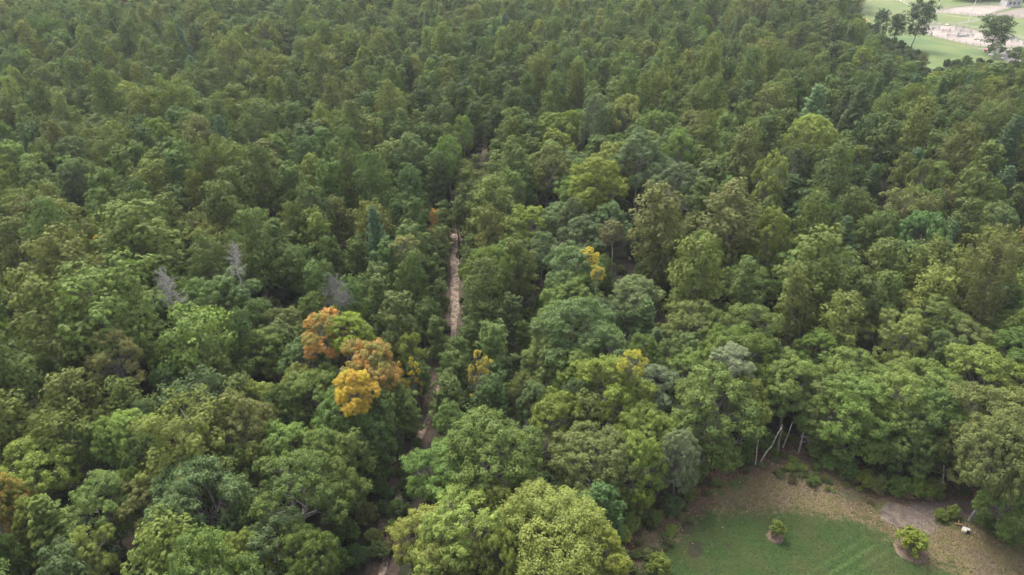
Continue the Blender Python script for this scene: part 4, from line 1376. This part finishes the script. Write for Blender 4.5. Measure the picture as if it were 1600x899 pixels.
# low white house at the top right, beyond the paddocks
x, y = P(1578, 10)
r0 = add('white_house', None, label='small white house with a grey roof beyond the upper paddock', cat='house', loc=(x, y, 0))
MB().box((0, 0, 1.6), (7, 5, 3.2)).build('wall', M_WHITE, r0)
rf = MB(); rf.v = [(-3.8, -2.9, 3.2), (3.8, -2.9, 3.2), (3.8, 2.9, 3.2), (-3.8, 2.9, 3.2), (-3.8, 0, 4.9), (3.8, 0, 4.9)]
rf.f = [[0, 1, 5, 4], [2, 3, 4, 5], [0, 4, 3], [1, 2, 5], [3, 2, 1, 0]]
rf.build('roof', M_ROOF, r0)
for k in (-2, 0, 2):
    MB().box((k, -2.52, 1.7), (.9, .08, 1.1)).build('window', M_DARKP, r0)

# red horse box beside the lone pine and pale boulders by the yard
x, y = P(1539, 82)
r0 = add('red_cart', None, label='small red cart at the foot of the lone field pine', cat='cart', loc=(x, y, .1))
r0.scale = (.6, .6, .6)
MB().box((0, 0, .95), (1.5, 1.1, .9), rz=.3, taper=.92).build('body', M_RED, r0, bevel=.05)
MB().box((-1.1, -.35, .5), (1.1, .08, .08), rz=.3).build('drawbar', M_STEEL, r0)
for s in (-1, 1):
    MB().tube((s * .2, s * .55 - .05, .35), (s * .2 - .03, s * .55 + .05, .35), .35, sides=14).build('wheel', M_DARKP, r0)


def boulder(u, v, sz, label, col):
    x, y = P(u, v)
    r = np.random.default_rng(int(u * 7 + v))
    import bmesh
    bm = bmesh.new(); bmesh.ops.create_icosphere(bm, subdivisions=2, radius=1)
    for q in bm.verts:
        f = 1 + .28 * math.sin(q.co.x * 3 + u) * math.cos(q.co.y * 4 + v) + r.normal() * .06
        q.co = (q.co.x * f * sz, q.co.y * f * sz * .75, q.co.z * f * sz * .5)
    me = bpy.data.meshes.new('boulder'); bm.to_mesh(me); bm.free()
    add('boulder', me, mat=col, label=label, cat='boulder', group='boulders by the gravel yard', loc=(x, y, sz * .2))


M_ROCK = noise_mat('pale_rock', (.42, .39, .36), (.6, .57, .53), 2, bump=.5)
boulder(1549, 87, .9, 'pale boulder left of the shrub at the gravel yard', M_ROCK)
boulder(1565, 92, .7, 'pale boulder at the near edge of the gravel yard', M_ROCK)
boulder(1590, 100, 1.1, 'largest pale boulder near the right edge of the gravel yard', M_ROCK)
boulder(1596, 96, .9, 'pale boulder cut by the right photo edge', M_ROCK)
boulder(1480, 40, .9, 'pale boulder at the back rail of the jumping arena', M_ROCK)
boulder(1466, 39.5, .8, 'pale boulder beside the left light mast', M_ROCK)

# trees standing in and round the fields
M_FAR = []


def field_tree(u, vtop, vbase, wpx, kind, tint, vi, label):
    x, y = P(u, vbase)
    d = proj(x, y, 0)[2]
    var = VAR[kind][vi]
    H = (vbase - vtop) / FPX * d / CP
    t = dict(x=x, y=y, z=float(gz(x, y)), s=wpx / 2 * d / FPX / var['R'], sz=H / var['H'], kind=kind, var=var, name=NAME[kind], label=label, rot=u * 1.7)
    t['c1'] = np.array(T[tint]); t['c2'] = t['c1'] * 1.12
    e = link_tree(t)
    if kind != 'shrub' and vbase < 200:
        e['group'] = 'trees of the far fields'
    return e


field_tree(1514, 640, 814, 112, 'oak', 'OL', 3, 'olive oak on a stout grey trunk at the near side of the dirt driveway')
field_tree(1424, 20, 78, 40, 'pine', 'DD', 3, 'tall dark two-tiered pine standing in the far meadow')
field_tree(1545, 39, 84, 44, 'pine', 'D', 5, 'lone wide-crowned dark pine in front of the jumping arena')
field_tree(1370, 28, 64, 22, 'pine', 'DD', 3, 'dark pine at the wood edge left of the two-tiered field pine')
field_tree(1394, 34, 70, 24, 'pine', 'DD', 5, 'dark pine touching the two-tiered field pine on its left')
field_tree(1434, 90, 124, 20, 'pine', 'OL', 2, 'narrow olive pine at the wood edge below the far meadow')
field_tree(1553, 71, 92, 24, 'oak', 'D', 4, 'low dark tree right at the foot of the lone field pine')
field_tree(1581, 79, 104, 28, 'oak', 'D', 1, 'low dark tree at the gravel yard near the right edge')
field_tree(1598, 84, 108, 22, 'oak', 'OL', 2, 'tree cut by the right edge beside the gravel yard')
field_tree(1307, -6, 40, 14, 'white', 'BB', 0, 'slim dark blue-green pine at the field corner, top edge')
field_tree(1326, 8, 50, 22, 'pine', 'OL', 4, 'olive pine at the left corner of the far meadow')
field_tree(1442, 8, 14, 4, 'shrub', 'DD', 0, 'tiny round shrub alone in the upper meadow')
far_items = []
for k in range(90):
    u = 1480 + k * 2.3 + rng.normal() * 3
    x, y = P(u, -2 + rng.normal() * 2.5 - (k % 3) * 2)
    v = VAR['oak'][rng.integers(6)]
    s = rng.uniform(.7, 1.1)
    a = np.array(T[['D', 'DD', 'G', 'PINE'][rng.integers(4)]])
    far_items.append(dict(x=x, y=y, z=0, s=s, sz=s * rng.uniform(.8, 1.0), rot=rng.uniform(0, 6), var=v, c1=a, c2=a * 1.1))
scatter('treeline', far_items, 'dark line of trees beyond the paddocks at the top right', 'trees')

# ------------------------------------------------------------------ things in the clearing
# a stem is surveyed from its foot and its head
def stem(u0, v0, u1, v1, rad, label, name='birch_trunk', mat=None, twigs=0, lean_d=0.0, seed=0):
    """a standing stem from its foot pixel to its head pixel"""
    x0, y0 = P(u0, v0)
    d = proj(x0, y0, 0)[2]
    rx_, ry_, rz_ = ray(u1, v1)
    q_ = y0 / ry_
    L = CAM_H + rz_ * q_
    x1 = rx_ * q_
    r = np.random.default_rng(seed + int(u0))
    segs = []
    top = (x1 - x0, lean_d, L)
    pts = skel_limb(segs, r, (0, 0, -.1), top, rad, rad * .55, 6, .022)
    root = add(name, None, label=label, cat='tree trunk', group='bare stems at the head of the clearing', loc=(x0, y0, float(gz(x0, y0)) + .02))
    V, F = tubes(segs, 8)
    F = F.tolist()
    n = len(V)
    me = bpy.data.meshes.new('trunk')
    me.from_pydata([tuple(q) for q in V], [], F + [list(range(n - 8, n))])
    for p in me.polygons: p.use_smooth = True
    add('trunk', me, root, mat or M_BIRCH)
    if twigs:
        sg = []
        for k in range(twigs):
            a = pts[r.integers(2, 7)]
            b = a + np.array([r.uniform(-.2, 1.0), r.normal() * .5, r.uniform(-.5, .6)]) * 1.1
            q = skel_limb(sg, r, a, b, .03, .012, 3, .3)
            for _ in range(5):
                s0 = q[r.integers(1, 4)]
                skel_limb(sg, r, s0, s0 + r.normal(size=3) * .35, .012, .006, 2, .3)
        V, F = tubes(sg, 4)
        add('branches', mesh_np('branches', V, F), root, mat or M_BIRCH)


stem(1180, 727, 1185, 688, .07, 'short thin cream stem, leftmost at the head of the clearing')
stem(1188, 722, 1221, 669, .085, 'cream stem leaning right with a snapped top beside the thin leftmost stem')
stem(1214, 712, 1222, 664, .15, 'thick grey trunk behind the leaning cream stem', 'grey_trunk', M_BARK)
stem(1223, 700, 1238, 661, .06, 'thin pale stem right of the thick grey trunk')
stem(1248, 706, 1262, 656, .11, 'pale grey stem with twiggy branches, rightmost beside the dark gap', 'grey_trunk', M_DEAD, 9)
stem(1392, 768, 1396, 757, .22, 'short pale stump under the edge oaks left of the driveway', 'tree_stump', M_DEAD)
stem(1471, 772, 1475, 728, .12, 'slim shaded grey trunk under the oaks behind the driveway', 'grey_trunk', M_OAKBARK)
stem(1305, 725, 1316, 698, .06, 'crooked thin pale dead branch against the edge oaks', 'grey_trunk', M_DEAD, 2)

M_MULCH = noise_mat('brown_mulch', (0.061, 0.043, 0.031), (0.128, 0.092, 0.067), 7, bump=.8)
for (u, v, rad, lb) in ((1213, 843, .78, 'pale brown mulch ring under the small lawn bush'), (1425, 864, 1.5, 'brown mulch ring under the round lawn bush'), (1030, 899, 1.3, 'brown mulch ring under the bottom edge bush')):
    x, y = P(u, v)
    y += .25
    n = 40
    r = np.random.default_rng(int(u))
    vs = [(0, 0, .07)]
    for k in range(n):
        q = rad * (1 + r.normal() * .04)
        vs.append((math.cos(k * 6.283 / n) * q * .8, math.sin(k * 6.283 / n) * q * .8, .06 + r.uniform(0, .03)))
    for k in range(n):
        q = rad * (1 + r.normal() * .05)
        vs.append((math.cos(k * 6.283 / n) * q, math.sin(k * 6.283 / n) * q, -.06))
    f = [[0, 1 + k, 1 + (k + 1) % n] for k in range(n)] + [[1 + k, 1 + n + k, 1 + n + (k + 1) % n, 1 + (k + 1) % n] for k in range(n)]
    me = bpy.data.meshes.new('mulch_ring'); me.from_pydata(vs, [], f); me.update()
    add('mulch_ring', me, mat=M_MULCH, label=lb, cat='mulch', group='mulch rings on the lawn', loc=(x, y, .05))

# tipped cream box cart at the wood edge, with an orange log beside it
x, y = P(1508, 832)
M_CREAM = noise_mat('cream_board', (0.357, 0.317, 0.219), (0.426, 0.392, 0.288), 3, rough=.6, bump=.1)
M_BLACK = noise_mat('dark_lining', (.012, .012, .012), (.03, .03, .03), 3, bump=0)
r0 = add('box_cart', None, label='small cream and white box with a dark open end lying by the stout trunk', cat='box', loc=(x, y, .03))
r0.rotation_euler = (0, 0, -.45)
r0.scale = (.62, .62, .62)
MB().box((-.22, -.02, .24), (.55, .55, .46)).build('side_panel', M_CREAM, r0, bevel=.02)
MB().box((.0, .22, .52), (.98, .42, .07), rx=.25).build('lid', M_WHITE, r0, bevel=.015)
o = MB()
o.box((.34, -.28, .22), (.5, .04, .40)).box((.34, .22, .22), (.5, .04, .40)).box((.34, -.03, .02), (.5, .46, .04)).box((.11, -.03, .22), (.04, .46, .38))
o.build('open_end', M_BLACK, r0)
MB().box((.61, -.12, .13), (.05, .42, .26), rx=-.3).build('flap', M_WHITE, r0, bevel=.01)
MB().box((.08, -.33, .10), (.16, .05, .18)).build('latch', M_BLACK, r0)
x, y = P(1497, 821)
M_LOG = noise_mat('orange_brown_wood', (.15, .085, .04), (.24, .15, .07), 5, stretch=(1, 1, .3))
r0 = add('log', None, label='short orange-brown log left of the cream box', cat='log', loc=(x, y, .15))
MB().tube((-.28, .08, 0), (.26, -.1, .02), .10, .08, 10).build('log_wood', M_LOG, r0)
MB().tube((.0, .0, .05), (.12, .3, .22), .05, .03, 6).build('branch_stub', M_LOG, r0)

# grass tufts, weeds and fallen leaves in the clearing
def gcol(name, rough=.8, transl=.25):
    m, t, N, L = new_mat(name)
    a = N.new('ShaderNodeAttribute'); a.attribute_name = 'colr'
    pb = N.new('ShaderNodeBsdfPrincipled'); pb.inputs['Roughness'].default_value = rough; pb.inputs['Specular IOR Level'].default_value = .15
    L.new(a.outputs['Color'], pb.inputs['Base Color'])
    o = N.new('ShaderNodeOutputMaterial'); L.new(pb.outputs[0], o.inputs[0])
    return m


M_TUFT = gcol('grass_blades')


def sample_attr(px, py, arr):
    st = .3
    nx = len(np.arange(cx0 - 3, cx1 + 2 + st * .5, st))
    ix = np.clip(((px - (cx0 - 3)) / st).round().astype(int), 0, nx - 1)
    iy = np.clip(((py - cy0) / st).round().astype(int), 0, len(arr) // nx - 1)
    return arr[iy * nx + ix]


N_T = 90000
px = rng.uniform(cx0, min(cx1, 60), N_T * 2); py = rng.uniform(30, cy1 + 2, N_T * 2)
pu, pv, _q = proj(px, py, 0)
ok = (pu > 930) & (pu < 1680) & (pv < 960) & (sample_attr(px, py, db) > -1.8) & (sample_attr(px, py, dirt) < .55)
px, py = px[ok][:N_T], py[ok][:N_T]
la, li, we = sample_attr(px, py, lawn), sample_attr(px, py, litter), sample_attr(px, py, weed)
n = len(px)
jit = rng.normal(size=n) * .15
colr = np.where((la + jit > .5)[:, None], np.array([.024, .041, .011]), np.array([.112, .086, .048]))
colr = np.where(((we + jit > .42) & (la < .5))[:, None], np.array([.065, .11, .025]), colr)
colr = np.where(((li + jit > .55) & (we < .35) & (la < .5))[:, None], np.array([.13, .085, .055]), colr)
colr = colr * np.exp(rng.normal(size=(n, 1)) * .13)
hgt = np.where(la > .5, .035, .06) * rng.uniform(.6, 1.8, n)
pz = gz(px, py) + .02 + .05 * sample_attr(px, py, fn)
ang = rng.uniform(0, 6.283, n)
wd = .05
dx, dy = np.cos(ang) * wd, np.sin(ang) * wd
lx_, ly_ = rng.normal(size=n) * .05, rng.normal(size=n) * .05
V = np.stack([np.stack([px - dx, py - dy, pz], 1), np.stack([px + dx, py + dy, pz], 1), np.stack([px + lx_, py + ly_, pz + hgt], 1)], 1).reshape(-1, 3)
me = mesh_np('grass_tufts', V, np.arange(3 * n).reshape(n, 3), {'colr': colr})
add('grass_tufts', me, mat=M_TUFT, kind='stuff', label='short lawn and dry grass tufts covering the clearing', cat='grass')
# fallen leaves
n = 5000
px = rng.uniform(cx0, min(cx1, 60), n * 3); py = rng.uniform(30, cy1 + 2, n * 3)
pu, pv, _q = proj(px, py, 0)
dens = np.where(sample_attr(px, py, db) < 6, 1.0, .03) * np.where(sample_attr(px, py, lawn) > .5, .12, 1)
ok = (pu > 930) & (pu < 1680) & (pv < 960) & (sample_attr(px, py, db) > -1.8) & (rng.random(n * 3) < dens)
px, py = px[ok][:n], py[ok][:n]
n = len(px)
c = np.stack([px, py, gz(px, py) + .06 + .05 * sample_attr(px, py, fn)], 1)
nn = unit(np.array([0, 0, 1.]) + rng.normal(size=(n, 3)) * .35)
V, F, _a, _b = leaf_quads(c, nn, rng, .07, np.zeros(n), np.zeros(n))
pal = np.array([[.21, .15, .09], [.13, .075, .045], [.19, .12, .06], [.26, .21, .14], [.09, .05, .04]])
me = mesh_np('fallen_leaves', V, F, {'colr': pal[rng.integers(0, 5, n)]})
add('fallen_leaves', me, mat=M_TUFT, kind='stuff', label='fallen brown and tan leaves strewn over the clearing', cat='leaves')
# weeds at the rim
wi = []
for _ in range(1500):
    x = rng.uniform(cx0, min(cx1, 62)); y = rng.uniform(32, cy1 + 3)
    q = float(sample_attr(np.array([x]), np.array([y]), db)[0]); f2 = float(sample_attr(np.array([x]), np.array([y]), fn)[0])
    dr_ = float(sample_attr(np.array([x]), np.array([y]), dirt)[0])
    if -1.5 < q + f2 * 6 < 3.2 and dr_ < .4:
        s = rng.uniform(.18, .5)
        a = np.array(T[['G', 'OL', 'YG', 'BRN', 'G', 'BRN', 'D'][rng.integers(7)]]) * rng.uniform(.5, 1.0)
        wi.append(dict(x=x, y=y, z=float(gz(x, y)), s=s, sz=s * rng.uniform(.5, .9), rot=rng.uniform(0, 6.28), var=VAR['shrub'][rng.integers(3)], c1=a, c2=a * 1.2))
scatter('weeds', wi, 'low weeds and ferns, some rusty, round the rim of the clearing', 'weeds')

# ------------------------------------------------------------------ thin summer haze over the whole wood
hm, ht, HN, HL = new_mat('haze_air')
pv_ = HN.new('ShaderNodeVolumePrincipled')
pv_.inputs['Color'].default_value = (.86, .90, .95, 1)
pv_.inputs['Density'].default_value = .00013
pv_.inputs['Anisotropy'].default_value = 0.0
ho = HN.new('ShaderNodeOutputMaterial'); HL.new(pv_.outputs[0], ho.inputs['Volume'])
hz = MB().box((0, 900, 26.5), (5100, 4300, 61)).build('haze', hm, kind='stuff', label='thin pale haze in the air over the wood', cat='haze')
